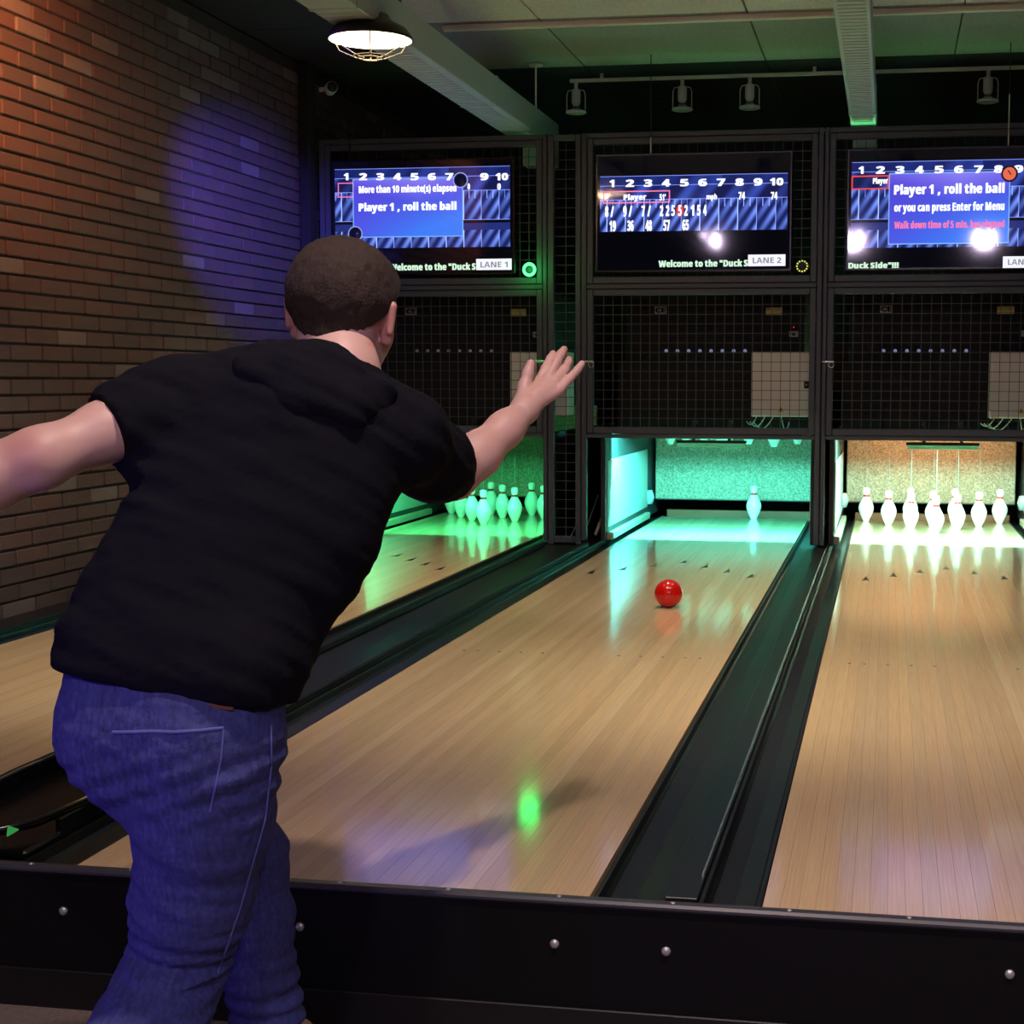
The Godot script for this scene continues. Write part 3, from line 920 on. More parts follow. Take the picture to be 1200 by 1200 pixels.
			write("Welcome to the \"Duck S", -0.2639, 1.9114, 0.2556, 1.9505, z, green, s, org)
			on_screen("lane_plate", 0.2585, 1.9114, 0.4745, 1.9774, z, wt, s, org)
			write("LANE 2", 0.2855, 1.9282, 0.4502, 1.9607, z + 0.0008, grey, s, org, 0.002)
		else:
			var a := [1.0553, 2.4259, 1.7252, 2.0256]
			part("message_box", sheet(a[2] - a[0], a[1] - a[3]), pop, s, Vector3((a[0] + a[2]) / 2 - org.x, (a[1] + a[3]) / 2 - org.y, 0.0012))
			for i in 9: digit(i, l, s, org, wt)
			write("Player", 0.9657, 2.3584, 1.0486, 2.4022, z - 0.0004, wt, s, org)
			outline(0.8483, 2.3414, 1.0508, 2.4117, 0.008, z - 0.0006, red, s, org)
			write("Player 1 , roll the ball", 1.0865, 2.2894, 1.6933, 2.3616, z, wt, s, org)
			write("or you can press Enter for Menu", 1.0883, 2.1962, 1.6959, 2.2579, z, wt, s, org)
			write("Walk down time of 5 min. has elapsed", 1.0901, 2.1028, 1.6985, 2.1562, z, pink, s, org)
			var p := Vector2(1.7200, 2.4105)
			part("clock_badge", lathe([[0.0, 0.0], [0.036, 0.0], [0.036, 0.0008], [0.0, 0.0008]], 24), orange, s, Vector3(p.x - org.x, p.y - org.y, z), Basis(Vector3.RIGHT, PI / 2))
			part("badge_rim", ring_mesh(0.036, 0.046), navy, s, Vector3(p.x - org.x, p.y - org.y, z), Basis(Vector3.RIGHT, PI / 2))
			part("clock_hand", box_mesh(Vector3(0.006, 0.03, 0.001)), navy, s, Vector3(p.x - org.x, p.y - org.y + 0.006, z + 0.0015), Basis(Vector3.BACK, 0.6))
			write("Duck Side\"!!!", 0.8363, 1.8938, 1.1174, 1.9273, z, green, s, org)
			on_screen("lane_plate", 1.6959, 1.8882, 1.8994, 1.9526, z, wt, s, org)
			write("LANE 3", 1.7236, 1.9046, 1.8766, 1.9363, z + 0.0008, grey, s, org, 0.002)
		var col := [Color(0.28, 0.26, 1.0), Color(0.4, 0.5, 1.0), Color(0.4, 0.4, 1.0)][l] as Color
		area(org + Vector3(0, 0.06, 0.02), org + Vector3(0, 0.06, 1.0), Vector2(x1 - x0 - 0.1, 0.4), col, [0.05, 0.015, 0.015][l])
	# round call buttons with a ring of light beside the first two screens
	var ring_on := glow(Color(0.35, 1.0, 0.55), 2.4)
	var b := thing("call_button", "round call button with a bright green light ring", "button", Vector3(-1.0383, 1.9031, -6.1650))
	part("body", lathe([[0.0, -0.03], [0.03, -0.03], [0.03, 0.0], [0.026, 0.004], [0.0, 0.004]], 24), M.black, b, Vector3.ZERO, Basis(Vector3.RIGHT, PI / 2))
	part("light_ring", tube(ring_points(Vector3(0, 0, 0.006), 0.033, Vector3.RIGHT, Vector3.UP, 28), 0.009, 8, true), ring_on, b)
	omni(b.position + Vector3(0, 0, 0.05), Color(0.05, 1.0, 0.4), 0.045, 0.06)
	b = thing("call_button", "round call button with a ring of tiny yellow dots", "button", Vector3(0.5713, 1.9079, -6.1650))
	part("body", lathe([[0.0, -0.03], [0.036, -0.03], [0.036, 0.0], [0.03, 0.004], [0.0, 0.004]], 24), M.black, b, Vector3.ZERO, Basis(Vector3.RIGHT, PI / 2))
	var dotm := glow(Color(0.95, 0.95, 0.45), 0.9)
	for i in 12:
		part("dot_light", lathe([[0.0, 0.0], [0.005, 0.0], [0.005, 0.002], [0.0, 0.002]], 8), dotm, b, Vector3(cos(TAU * i / 12) * 0.03, sin(TAU * i / 12) * 0.03, 0.004), Basis(Vector3.RIGHT, PI / 2))

func digit(i: int, l: int, s: Node3D, org: Vector3, m: Material) -> void:
	var lo := [Vector2(-2.1734, 2.4485), Vector2(-0.5441, 2.3785), Vector2(0.8973, 2.4266)][l] as Vector2
	var hi := [Vector2(-1.2071, 2.4303), Vector2(0.4181, 2.3708), Vector2(1.8775, 2.4145)][l] as Vector2
	var x := lerpf(lo.x, hi.x, i / 9.0)
	var y := lerpf(lo.y, hi.y, i / 9.0)
	var w := 0.012 if i == 0 else (0.036 if i == 9 else 0.022)
	write(str(i + 1), x - w, y, x + w, y + 0.04, 0.0011, m, s, org)

# ------------------------------------------------------------------ overhead
func overhead() -> void:
	# long sheet-metal ducts running over the lanes
	var d := thing("ceiling_duct", "grey square duct with ribbed underside hung over the first lane", "duct", Vector3(-1.13, 2.72, 0))
	slab("casing", Vector3(-0.1, 0.0, -6.95), Vector3(0.1, 0.155, 6.9), M.duct, d, 0.004)
	var rib := box_mesh(Vector3(0.15, 0.004, 0.02), 0.001)
	for i in 60: part("rib", rib, M.duct, d, Vector3(-0.02, -0.001, -6.8 + i * 0.06))
	for z in [-5.4, -3.2, -1.0]: slab("joint_collar", Vector3(-0.104, -0.003, z), Vector3(0.104, 0.158, z + 0.03), M.duct, d, 0.002)
	slab("end_drop", Vector3(-0.1, -0.12, -6.95), Vector3(0.1, 0.0, -6.8), M.duct, d, 0.004)
	for z in [-6.35, -3.6, -1.0, 2.0]:
		part("hanger_rod", tube([Vector3(0.09, 0.15, z), Vector3(0.09, CEIL - 2.72, z)], 0.006, 8), M.trim_white, d)
		part("flange", lathe([[0.0, -0.012], [0.04, -0.012], [0.045, 0.0], [0.0, 0.0]], 20), M.trim_white, d, Vector3(0.09, CEIL - 2.72, z))
	d = thing("ceiling_duct", "grey square duct hung over the divider of the two right lanes", "duct", Vector3(0.904, 2.72, 0))
	slab("casing", Vector3(-0.073, 0.0, -6.95), Vector3(0.073, 0.155, 6.9), M.duct, d, 0.004)
	for i in 100: part("rib", rib, M.duct, d, Vector3(0, -0.001, -6.8 + i * 0.06), Basis.from_scale(Vector3(0.75, 1, 1)))
	for z in [-5.95, -3.2, -1.0]: slab("joint_collar", Vector3(-0.077, -0.003, z), Vector3(0.077, 0.158, z + 0.03), M.duct, d, 0.002)
	slab("end_drop", Vector3(-0.073, -0.1, -6.95), Vector3(0.073, 0.0, -6.8), M.duct, d, 0.004)
	for z in [-5.2, -1.0, 2.0]: part("hanger_rod", tube([Vector3(0, 0.15, z), Vector3(0, CEIL - 2.72, z)], 0.006, 8), M.trim_white, d)
	# lighting track with four spotlights over the cages
	var tr := thing("light_track", "long thin light track under the dark ceiling", "track", Vector3(0, CEIL - 0.05, -6.68))
	slab("rail", Vector3(-0.9, 0.0, -0.015), Vector3(3.6, 0.02, 0.015), M.trim_white, tr, 0.003)
	for x in [-0.7, 0.6, 1.9, 3.2]: slab("clip", Vector3(x - 0.01, 0.02, -0.01), Vector3(x + 0.01, 0.05, 0.01), M.trim_white, tr)
	var names := ["unlit track spotlight nearest the hanging duct rod", "unlit track spotlight above the left part of the ten frame screen", "unlit track spotlight above the right part of the ten frame screen", "unlit track spotlight above the pink warning screen"]
	var xs := [-0.862, -0.2, 0.212, 1.62]
	for i in 4:
		var s := thing("track_spotlight", names[i], "spotlight", Vector3(xs[i], CEIL - 0.05, -6.68), "track spotlights")
		part("stem", tube([Vector3(0, 0.0, 0), Vector3(0, -0.04, 0)], 0.012, 10), M.grey_paint, s)
		part("can", lathe([[0.0, -0.14], [0.02, -0.14], [0.028, -0.12], [0.028, -0.05], [0.018, -0.04], [0.0, -0.04]], 18), M.grey_paint, s)
		part("yoke", tube([Vector3(0, -0.04, 0), Vector3(-0.05, -0.05, 0), Vector3(-0.058, -0.075, 0), Vector3(-0.058, -0.165, 0)], 0.003, 6), M.grey_paint, s)
		part("yoke", tube([Vector3(0, -0.04, 0), Vector3(0.05, -0.05, 0), Vector3(0.058, -0.075, 0), Vector3(0.058, -0.165, 0)], 0.003, 6), M.grey_paint, s)
		part("rim", lathe([[0.03, -0.165], [0.062, -0.172], [0.064, -0.185], [0.05, -0.19], [0.02, -0.15], [0.03, -0.165]], 24), M.grey_paint, s)
	# pendant lamp with a wire guard
	var p := thing("pendant_lamp", "lit black barn pendant lamp with a wire guard", "lamp", Vector3(-1.0886, 2.6835, -3.5000))
	var shade := mat(Color(0.05, 0.05, 0.045), 0.4)
	part("lamp_shade", lathe([[0.0, 0.13], [0.028, 0.13], [0.034, 0.1], [0.075, 0.085], [0.09, 0.06], [0.15, 0.03], [0.176, -0.005], [0.178, -0.018], [0.174, -0.018]], 36), shade, p)
	part("shade_lining", lathe([[0.172, -0.018], [0.168, -0.004], [0.14, 0.024], [0.085, 0.05], [0.0, 0.055]], 36), glow(Color(1.0, 0.96, 0.88), 0.9, Color(0.95, 0.94, 0.9)), p)
	part("bulb", lathe([[0.0, -0.035], [0.03, -0.03], [0.045, -0.005], [0.035, 0.02], [0.018, 0.045], [0.0, 0.046]], 20), glow(Color(1.0, 0.9, 0.75), 5.0), p)
	part("stem", lathe([[0.0, 0.13], [0.022, 0.13], [0.016, 0.16], [0.012, 0.2], [0.0, 0.2]], 16), shade, p)
	part("cord", tube([Vector3(0, 0.19, 0), Vector3(0, CEIL - p.position.y, 0)], 0.005, 6), shade, p)
	var gd := SurfaceTool.new()
	gd.begin(Mesh.PRIMITIVE_TRIANGLES)
	add_tube(gd, ring_points(Vector3(0, -0.085, 0), 0.07, Vector3.RIGHT, Vector3.BACK, 24), 0.0025, 6, true)
	add_tube(gd, ring_points(Vector3(0, -0.092, 0), 0.05, Vector3.RIGHT, Vector3.BACK, 24), 0.0025, 6, true)
	for i in 6:
		var a := TAU * i / 6 + 0.2
		var r := Vector3(cos(a), 0, sin(a))
		add_tube(gd, [r * 0.172 + Vector3(0, -0.015, 0), r * 0.15 + Vector3(0, -0.05, 0), r * 0.07 + Vector3(0, -0.085, 0), r * 0.03 + Vector3(0, -0.094, 0)], 0.0025, 6)
	part("wire_guard", gd.commit(), M.wire, p)
	omni(p.position + Vector3(0, -0.01, 0), Color(1.0, 0.82, 0.6), 0.5, 0.04)
	# small security camera high on the brick wall
	var sc := thing("security_camera", "small white bullet camera with a black face high on the wall", "camera", Vector3(WALL_X, 3.03, -6.4))
	var tilt := Basis(Vector3.UP, 0.5)
	part("body", lathe([[0.0, -0.06], [0.032, -0.06], [0.036, -0.05], [0.036, 0.05], [0.033, 0.055], [0.0, 0.055]], 20), M.white, sc, Vector3(0.085, 0.0, 0.03), tilt * Basis(Vector3.RIGHT, PI / 2))
	part("lens_face", lathe([[0.0, 0.0], [0.031, 0.0], [0.031, 0.004], [0.0, 0.006]], 20), M.black, sc, Vector3(0.085, 0.0, 0.03) + tilt * Vector3(0, 0, 0.056), tilt * Basis(Vector3.RIGHT, PI / 2))
	part("bracket", tube([Vector3(0.0, 0.0, 0.0), Vector3(0.04, 0.005, 0.0), Vector3(0.075, 0.0, 0.02)], 0.014, 10), M.white, sc)
	house_lights()

func downlight(x: float, z: float, energy: float, to: Vector3, angle: float, label: String, color: Color) -> void:
	var s := thing("ceiling_spotlight", label, "spotlight", Vector3(x, CEIL, z), "house spotlights")
	part("can", lathe([[0.05, -0.12], [0.058, -0.12], [0.06, -0.11], [0.06, -0.01], [0.05, 0.0], [0.0, 0.0]], 24), M.black, s)
	part("lamp_face", lathe([[0.0, -0.105], [0.05, -0.105], [0.05, -0.1], [0.0, -0.1]], 24), glow(color, 8.0), s)
	spot(Vector3(x, CEIL - 0.125, z), to, color, energy, angle, 0.12 if z > 2.0 else 0.05)

func house_lights() -> void:
	var warm := Color(1.0, 0.93, 0.83)
	var k := 0
	for z in [-4.3, -1.9]:
		for x in [-1.55, 0.0, 1.45]:
			downlight(x * 0.82, z, 4.6 if z < -3 else 5.2, Vector3(x * 0.95, 0, z - 0.6), 38.0, "black ceiling spotlight over the %s of the %s lane" % ["far half" if z < -3 else "near half", "brick wall" if x < -1 else ("red ball's" if x < 1 else "yellowish lit")], warm)
	for x in [-1.2, 0.6, 2.2]:
		downlight(x, 0.9, 3.4, Vector3(x, 0, 0.0), 44.0, "black ceiling spotlight over the approach, before the %s lane" % ("brick wall" if x < 0 else ("red ball's" if x < 1 else "yellowish lit")), Color(1.0, 0.9, 0.86))
		downlight(x, 4.4, 5.0, Vector3(x * 0.5, 0.6, 0.6), 40.0, "black ceiling spotlight well behind the approach to the %s lane" % ("brick wall" if x < 0 else ("red ball's" if x < 1 else "yellowish lit")), Color(0.95, 0.85, 1.0))
	# warm wall-washer near the brick wall
	downlight(-1.8, -2.1, 9.0, Vector3(-2.42, 2.78, -2.5), 46.0, "black ceiling spotlight turned on the brick wall", Color(1.0, 0.6, 0.36))
	# blue spotlight turned on the brick wall beside the first screen
	var bs := thing("wall_spotlight", "small black spotlight throwing blue light on the brick wall", "spotlight", Vector3(-0.9, 2.84, -2.7))
	part("stem", tube([Vector3.ZERO, Vector3(0, CEIL - 2.84, 0)], 0.008, 8), M.black, bs)
	part("can", lathe([[0.04, -0.14], [0.046, -0.14], [0.048, -0.13], [0.048, -0.02], [0.03, 0.0], [0.0, 0.0]], 20), M.black, bs)
	part("lamp_face", lathe([[0.0, -0.128], [0.04, -0.128], [0.04, -0.124], [0.0, -0.124]], 20), glow(Color(0.25, 0.22, 1.0), 3.0), bs)
	spot(Vector3(-0.9, 2.69, -2.7), Vector3(-2.42, 2.08, -5.3), Color(0.38, 0.34, 1.0), 42.0, 14.0, 0.03, 1.0)
	# added purple floodlight, out of view, to tint the left arm and jeans
	var f := thing("added_flood_light", "added unseen purple flood light on the floor by the brick wall", "flood light", Vector3(-2.1, FLOOR_Y, 1.9))
	slab("body", Vector3(-0.08, 0.04, -0.05), Vector3(0.08, 0.2, 0.05), M.black, f, 0.01)
	slab("foot", Vector3(-0.1, 0.0, -0.06), Vector3(0.1, 0.04, 0.06), M.black, f, 0.006)
	slab("lamp_face", Vector3(0.08, 0.06, -0.04), Vector3(0.084, 0.18, 0.04), glow(Color(0.45, 0.25, 1.0), 3.0), f)
	spot(f.position + Vector3(0.1, 0.12, 0), Vector3(-0.25, 1.0, 0.6), Color(0.5, 0.35, 1.0), 2.2, 26.0, 0.06)
	# added green strip, hidden behind the cage tops, to tint the ceiling
	var g := thing("added_ceiling_light", "added unseen green light strip behind the top of the cages", "light", Vector3(0.7, 2.679, -6.262))
	slab("channel", Vector3(-1.3, -0.008, -0.02), Vector3(1.3, 0.006, 0.02), M.black, g)
	slab("light_tube", Vector3(-1.28, 0.006, -0.006), Vector3(1.28, 0.01, 0.006), glow(Color(0.2, 1.0, 0.5), 0.5), g)
	area(g.position + Vector3(0, 0.012, 0), g.position + Vector3(0, 1.0, 0.9), Vector2(2.5, 0.012), Color(0.45, 1.0, 0.6), 0.22)

# ------------------------------------------------------------------ ball
func ball() -> void:
	var m := mat(Color(1, 1, 1), 0.18)
	m.albedo_texture = noise_tex(26, 3, Color(0.6, 0.03, 0.03), Color(0.9, 0.12, 0.08), 77)
	m.uv1_triplanar = true
	m.uv1_scale = Vector3.ONE * 4.0
	var s := SphereMesh.new()
	s.radius = 0.061
	s.height = 0.122
	s.radial_segments = 48
	s.rings = 24
	var b := part("bowling_ball", s, m, self, Vector3(0.15, LANE_Y + 0.061, -3.74))
	tag(b, "red marbled bowling ball rolling down the middle of the lane", "bowling ball")

# ------------------------------------------------------------------ player
# Bodies and cloth are meshed from joined tapered capsules (surface nets).
# one capsule: [from, to, radius at from, radius at to, flattening axis, flattening, blend]
func cap(a: Vector3, b: Vector3, ra: float, rb: float, k := 0.03, n := Vector3.ZERO, s := 1.0) -> Array:
	return [a, b, ra, rb, n.normalized(), s, k]

func field_at(prims: Array, p: Vector3) -> float:
	var f := 10.0
	for c in prims:
		var d := cap_dist(c, p)
		var k: float = c[6]
		var h := maxf(k - absf(d - f), 0.0) / k
		f = minf(d, f) - h * h * k * 0.25
	return f

func cap_dist(c: Array, p: Vector3) -> float:
	var pa: Vector3 = p - c[0]
	var ba: Vector3 = c[1] - c[0]
	var n: Vector3 = c[4]
	if c[5] < 1.0:
		pa += n * (pa.dot(n) * (1.0 / c[5] - 1.0))
		ba += n * (ba.dot(n) * (1.0 / c[5] - 1.0))
	var h := clampf(pa.dot(ba) / maxf(ba.length_squared(), 1e-9), 0.0, 1.0)
	return (pa - ba * h).length() - lerpf(c[2], c[3], h)

# meshes the capsules into st; cuts = [point, direction, reach]: takes away what lies past the point; wob(p) moves the surface in or out
func net(st: SurfaceTool, first: int, prims: Array, cell: float, cuts := [], wob = null, tint = null) -> int:
	var lo := Vector3.ONE * 100.0
	var hi := Vector3.ONE * -100.0
	for c in prims:
		for e in [[c[0], c[2]], [c[1], c[3]]]:
			lo = lo.min(e[0] - Vector3.ONE * (e[1] + cell * 3.0))
			hi = hi.max(e[0] + Vector3.ONE * (e[1] + cell * 3.0))
	lo = (lo / cell).floor() * cell
	var nx := int((hi.x - lo.x) / cell) + 2
	var ny := int((hi.y - lo.y) / cell) + 2
	var nz := int((hi.z - lo.z) / cell) + 2
	var F := PackedFloat32Array()
	F.resize(nx * ny * nz)
	F.fill(1.0)
	for c in prims:
		var a: Vector3 = c[0]
		var ba0: Vector3 = c[1] - c[0]
		var n: Vector3 = c[4]
		var fl: float = 1.0 / c[5] - 1.0
		var flat: bool = c[5] < 1.0
		var ba := ba0
		if flat: ba += n * (ba.dot(n) * fl)
		var bb := maxf(ba.length_squared(), 1e-9)
		var ra: float = c[2]
		var rb: float = c[3]
		var k: float = c[6]
		var grow := maxf(k, cell * 3.0)
		var l: Vector3 = ((a - Vector3.ONE * (ra + grow)).min(c[1] - Vector3.ONE * (rb + grow)) - lo) / cell
		var h2: Vector3 = ((a + Vector3.ONE * (ra + grow)).max(c[1] + Vector3.ONE * (rb + grow)) - lo) / cell
		for z in range(maxi(0, int(l.z)), mini(nz, int(h2.z) + 2)):
			for y in range(maxi(0, int(l.y)), mini(ny, int(h2.y) + 2)):
				var row := (z * ny + y) * nx
				for x in range(maxi(0, int(l.x)), mini(nx, int(h2.x) + 2)):
					var pa := lo + Vector3(x, y, z) * cell - a
					if flat: pa += n * (pa.dot(n) * fl)
					var t := clampf(pa.dot(ba) / bb, 0.0, 1.0)
					var d := (pa - ba * t).length() - ra - (rb - ra) * t
					var f := F[row + x]
					var g := k - absf(d - f)
					F[row + x] = minf(d, f) - (g * g / k * 0.25 if g > 0.0 else 0.0)
	var near := cell * 3.4
	for z in nz:
		for y in ny:
			var row := (z * ny + y) * nx
			for x in nx:
				var f := F[row + x]
				if f < near + 0.02 and (f > -near - 0.02 or cuts.size()):
					var p := lo + Vector3(x, y, z) * cell
					if wob != null and absf(f) < near + 0.02: f += wob.call(p)
					for c in cuts:
						if p.distance_squared_to(c[0]) < c[2] * c[2]: f = maxf(f, (p - c[0]).dot(c[1]))
					F[row + x] = f
	var index := PackedInt32Array()
	index.resize(nx * ny * nz)
	index.fill(-1)
	var active := PackedInt32Array()
	var count := first
	var sx := 1
	var sy := nx
	var sz := nx * ny
	var off := [0, sx, sy, sx + sy, sz, sx + sz, sy + sz, sx + sy + sz]
	var edges := [[0, 1], [2, 3], [4, 5], [6, 7], [0, 2], [1, 3], [4, 6], [5, 7], [0, 4], [1, 5], [2, 6], [3, 7]]
	var v := [0.0, 0.0, 0.0, 0.0, 0.0, 0.0, 0.0, 0.0]
	for z in nz - 1:
		for y in ny - 1:
			var row := (z * ny + y) * nx
			for x in nx - 1:
				var i := row + x
				if absf(F[i]) > near: continue
				var inside := 0
				for q in 8:
					v[q] = F[i + off[q]]
					if v[q] < 0.0: inside += 1
				if inside == 0 or inside == 8: continue
				var sum := Vector3.ZERO
				var m := 0
				for e in edges:
					var a: float = v[e[0]]
					var b: float = v[e[1]]
					if (a < 0.0) != (b < 0.0):
						var t := a / (a - b)
						var pa := Vector3(e[0] & 1, (e[0] >> 1) & 1, e[0] >> 2)
						var pb := Vector3(e[1] & 1, (e[1] >> 1) & 1, e[1] >> 2)
						sum += pa.lerp(pb, t)
						m += 1
				var p := lo + (Vector3(x, y, z) + sum / m) * cell
				var g := Vector3(v[1] - v[0] + v[3] - v[2] + v[5] - v[4] + v[7] - v[6], v[2] - v[0] + v[3] - v[1] + v[6] - v[4] + v[7] - v[5], v[4] - v[0] + v[5] - v[1] + v[6] - v[2] + v[7] - v[3])
				st.set_normal(g.normalized())
				if tint != null: st.set_color(tint.call(p))
				st.set_uv(Vector2(p.x, p.y))
				st.add_vertex(p)
				index[i] = count
				active.append(i)
				count += 1
	for i in active:
		for ax in 3:
			var da: int = [sx, sy, sz][ax]
			var du: int = [sy, sz, sx][ax]
			var dv: int = [sz, sx, sy][ax]
			var f0 := F[i]
			var f1 := F[i + da]
			if (f0 < 0.0) == (f1 < 0.0): continue
			var q0 := index[i - du - dv]
			var q1 := index[i - dv]
			var q2 := index[i]
			var q3 := index[i - du]
			if q0 < 0 or q1 < 0 or q3 < 0: continue
			var order := [q0, q3, q2, q0, q2, q1] if f0 < 0.0 else [q0, q1, q2, q0, q2, q3]
			for o in order: st.add_index(o)
	return count

func chain(list: Array, k := 0.03, n := Vector3.ZERO, s := 1.0) -> Array:
	var out := []
	for i in list.size() - 1:
		out.append(cap(list[i][0], list[i + 1][0], list[i][1], list[i + 1][1], k, n, s))
	return out

func started() -> SurfaceTool:
	var st := SurfaceTool.new()
	st.begin(Mesh.PRIMITIVE_TRIANGLES)
	return st

# first meeting of a line with the capsules
func meet(prims: Array, from: Vector3, dir: Vector3, wob) -> Vector3:
	var p := from
	for i in 80:
		var d: float = field_at(prims, p)
		if d < 0.03: d += wob.call(p)
		if d < 0.0005: break
		p += dir * minf(d * 0.6, 0.05)
	return p

func fine(pts: Array) -> Array:
	var out := []
	for i in pts.size() - 1:
		for k in 4: out.append((pts[i] as Vector3).lerp(pts[i + 1], k / 4.0))
	out.append(pts[-1])
	return out

func player() -> void:
	var foot := Vector3(0.0, FLOOR_Y, 0.45)
	var who := thing("person", "person in black short sleeved hooded top and blue jeans, bowling with right arm out", "person")
	var folds := FastNoiseLite.new()
	folds.seed = 4
	folds.frequency = 1.0
	folds.fractal_octaves = 2
	var front := Vector3(-0.3, -0.28, -0.91)
	# joints
	var neck := Vector3(0.2027, 1.2599, 0.4100)
	var lsh := Vector3(-0.0291, 1.2131, 0.5000)
	var rsh := Vector3(0.2800, 1.1595, 0.3600)
	var lel := Vector3(-0.1725, 1.1350, 0.6800)
	var lwr := Vector3(-0.3669, 1.0595, 0.7800)
	var rel := Vector3(0.2988, 1.0806, 0.1000)
	var rwr := Vector3(0.3961, 1.1973, -0.0600)
	var lkn := Vector3(-0.0004, 0.4330, 0.3600)
	var lan := Vector3(0.0165, 0.1246, 0.3300)
	var rkn := Vector3(-0.0144, 0.3352, 0.6000)
	var ran := Vector3(-0.09, 0.11, 0.97)
	# ---- head frame
	var C := Vector3(0.1813, 1.3531, 0.3400)
	var fw := Vector3(-0.02, -0.13, -0.99).normalized()
	var rt := fw.cross(Vector3(0.07, 1, 0)).normalized()
	var up := rt.cross(fw)
	var H := Transform3D(Basis(rt, up, fw), C)
	# ---- skin
	var body := started()
	var inner := chain([[Vector3(0.0245, 0.7593, 0.6600), 0.13], [Vector3(0.0583, 0.9317, 0.5850), 0.13], [Vector3(0.0995, 1.0457, 0.5200), 0.14], [Vector3(0.1409, 1.1509, 0.4600), 0.13]], 0.05, front, 0.66)
	inner += chain([[Vector3(0.1629, 1.1783, 0.4600), 0.08], [neck, 0.052], [H * Vector3(0, -0.02, -0.02), 0.054]], 0.05)
	inner += chain([[Vector3(0.1411, 1.1645, 0.4600), 0.07], [lsh, 0.052], [Vector3(-0.1101, 1.1734, 0.5900), 0.043], [lel, 0.042], [Vector3(-0.2467, 1.1040, 0.7100), 0.047], [lwr, 0.029]], 0.03)
	inner += chain([[Vector3(0.1731, 1.1645, 0.4500), 0.07], [rsh, 0.054], [Vector3(0.2908, 1.1125, 0.2100), 0.045], [rel, 0.040], [Vector3(0.3304, 1.1155, 0.0450), 0.038], [Vector3(0.3673, 1.1612, -0.0150), 0.03], [rwr, 0.0235]], 0.03)
	inner += chain([[Vector3(0.0647, 0.7218, 0.6600), 0.085], [Vector3(0.0319, 0.5263, 0.6300), 0.07], [rkn, 0.055], [ran, 0.036]], 0.04)
	inner += chain([[Vector3(-0.0598, 0.7072, 0.6200), 0.085], [lkn, 0.055], [lan, 0.038]], 0.04)
	inner += [cap(ran, ran + Vector3(-0.02, -0.07, -0.1), 0.034, 0.03), cap(lan, lan + Vector3(0.01, -0.075, -0.13), 0.036, 0.03)]
	var skin_tint := func(p: Vector3) -> Color:
		var c := Color(0.57, 0.345, 0.29)
		var q := H.affine_inverse() * p
		if q.length() < 0.2:
			if Vector2(q.x, q.y + 0.058).length() < 0.024 and q.z > 0.07 and absf(q.y + 0.058) < 0.009: c = Color(0.42, 0.17, 0.15)
			for s in [-1.0, 1.0]:
				var e := q - Vector3(0.031 * s, 0.004, 0.088)
				if e.length() < 0.011: c = Color(0.05, 0.04, 0.03) if Vector2(e.x, e.y).length() < 0.0055 else Color(0.7, 0.68, 0.65)
			if absf(q.x) > 0.068 and q.y < 0.04 and q.y > -0.05: c = Color(0.55, 0.26, 0.2)
		var r: float = (p - lel - Vector3(0, 0.01, 0.04)).length()
		return c.lerp(Color(0.5, 0.22, 0.17), clampf(1.0 - r / 0.05, 0, 0.6))
	var n := net(body, 0, inner, 0.009, [], null, skin_tint)
	# head
	var hd := []
	hd.append(cap(H * Vector3(0, 0.042, -0.022), H * Vector3(0, 0.042, 0.022), 0.079, 0.077, 0.02))
	hd.append(cap(H * Vector3(0, -0.0, -0.03), H * Vector3(0, -0.055, -0.028), 0.062, 0.056, 0.03))
	hd.append(cap(H * Vector3(0, -0.03, 0.03), H * Vector3(0, -0.075, 0.058), 0.055, 0.034, 0.03))
	for s in [-1.0, 1.0]:
		hd.append(cap(H * Vector3(0.034 * s, -0.02, 0.05), H * Vector3(0.04 * s, -0.06, 0.02), 0.036, 0.026, 0.03))
		hd.append(cap(H * Vector3(0.031 * s, 0.004, 0.078), H * Vector3(0.031 * s, 0.004, 0.079), 0.0125, 0.0125, 0.004))
		hd.append(cap(H * Vector3(0.081 * s, 0.022, -0.014), H * Vector3(0.079 * s, -0.03, 0.0), 0.0135, 0.0095, 0.007))
		hd.append(cap(H * Vector3(0.091 * s, 0.024, -0.022), H * Vector3(0.087 * s, -0.018, -0.014), 0.0065, 0.006, 0.005))
	hd.append(cap(H * Vector3(-0.034, 0.022, 0.084), H * Vector3(0.034, 0.022, 0.084), 0.012, 0.012, 0.015))
	hd.append(cap(H * Vector3(0, 0.004, 0.094), H * Vector3(0, -0.032, 0.112), 0.008, 0.012, 0.012))
	hd.append(cap(H * Vector3(-0.016, -0.058, 0.088), H * Vector3(0.016, -0.058, 0.088), 0.008, 0.008, 0.01))
	hd.append(cap(H * Vector3(0, -0.092, 0.08), H * Vector3(0, -0.094, 0.082), 0.02, 0.02, 0.025))
	hd.append(cap(H * Vector3(0, -0.05, -0.026), neck, 0.054, 0.056, 0.03))
	n = net(body, n, hd, 0.0036, [], null, skin_tint)
	# right hand, spread open
	var hand := []
	var mcp := [Vector3(0.4085, 1.2473, -0.1150), Vector3(0.4259, 1.2556, -0.1200), Vector3(0.4411, 1.2507, -0.1200), Vector3(0.4495, 1.2344, -0.1120)]
	for i in 4: hand.append(cap(rwr, mcp[i], 0.0165, 0.0105, 0.01))
	hand.append(cap(Vector3(0.4098, 1.2230, -0.0800), Vector3(0.4292, 1.2376, -0.1050), 0.014, 0.011, 0.012))
	hand += chain([[mcp[0], 0.0102], [Vector3(0.4184, 1.2770, -0.1350), 0.0086], [Vector3(0.4233, 1.2954, -0.1550), 0.0078], [Vector3(0.4251, 1.3048, -0.1700), 0.007]], 0.004)
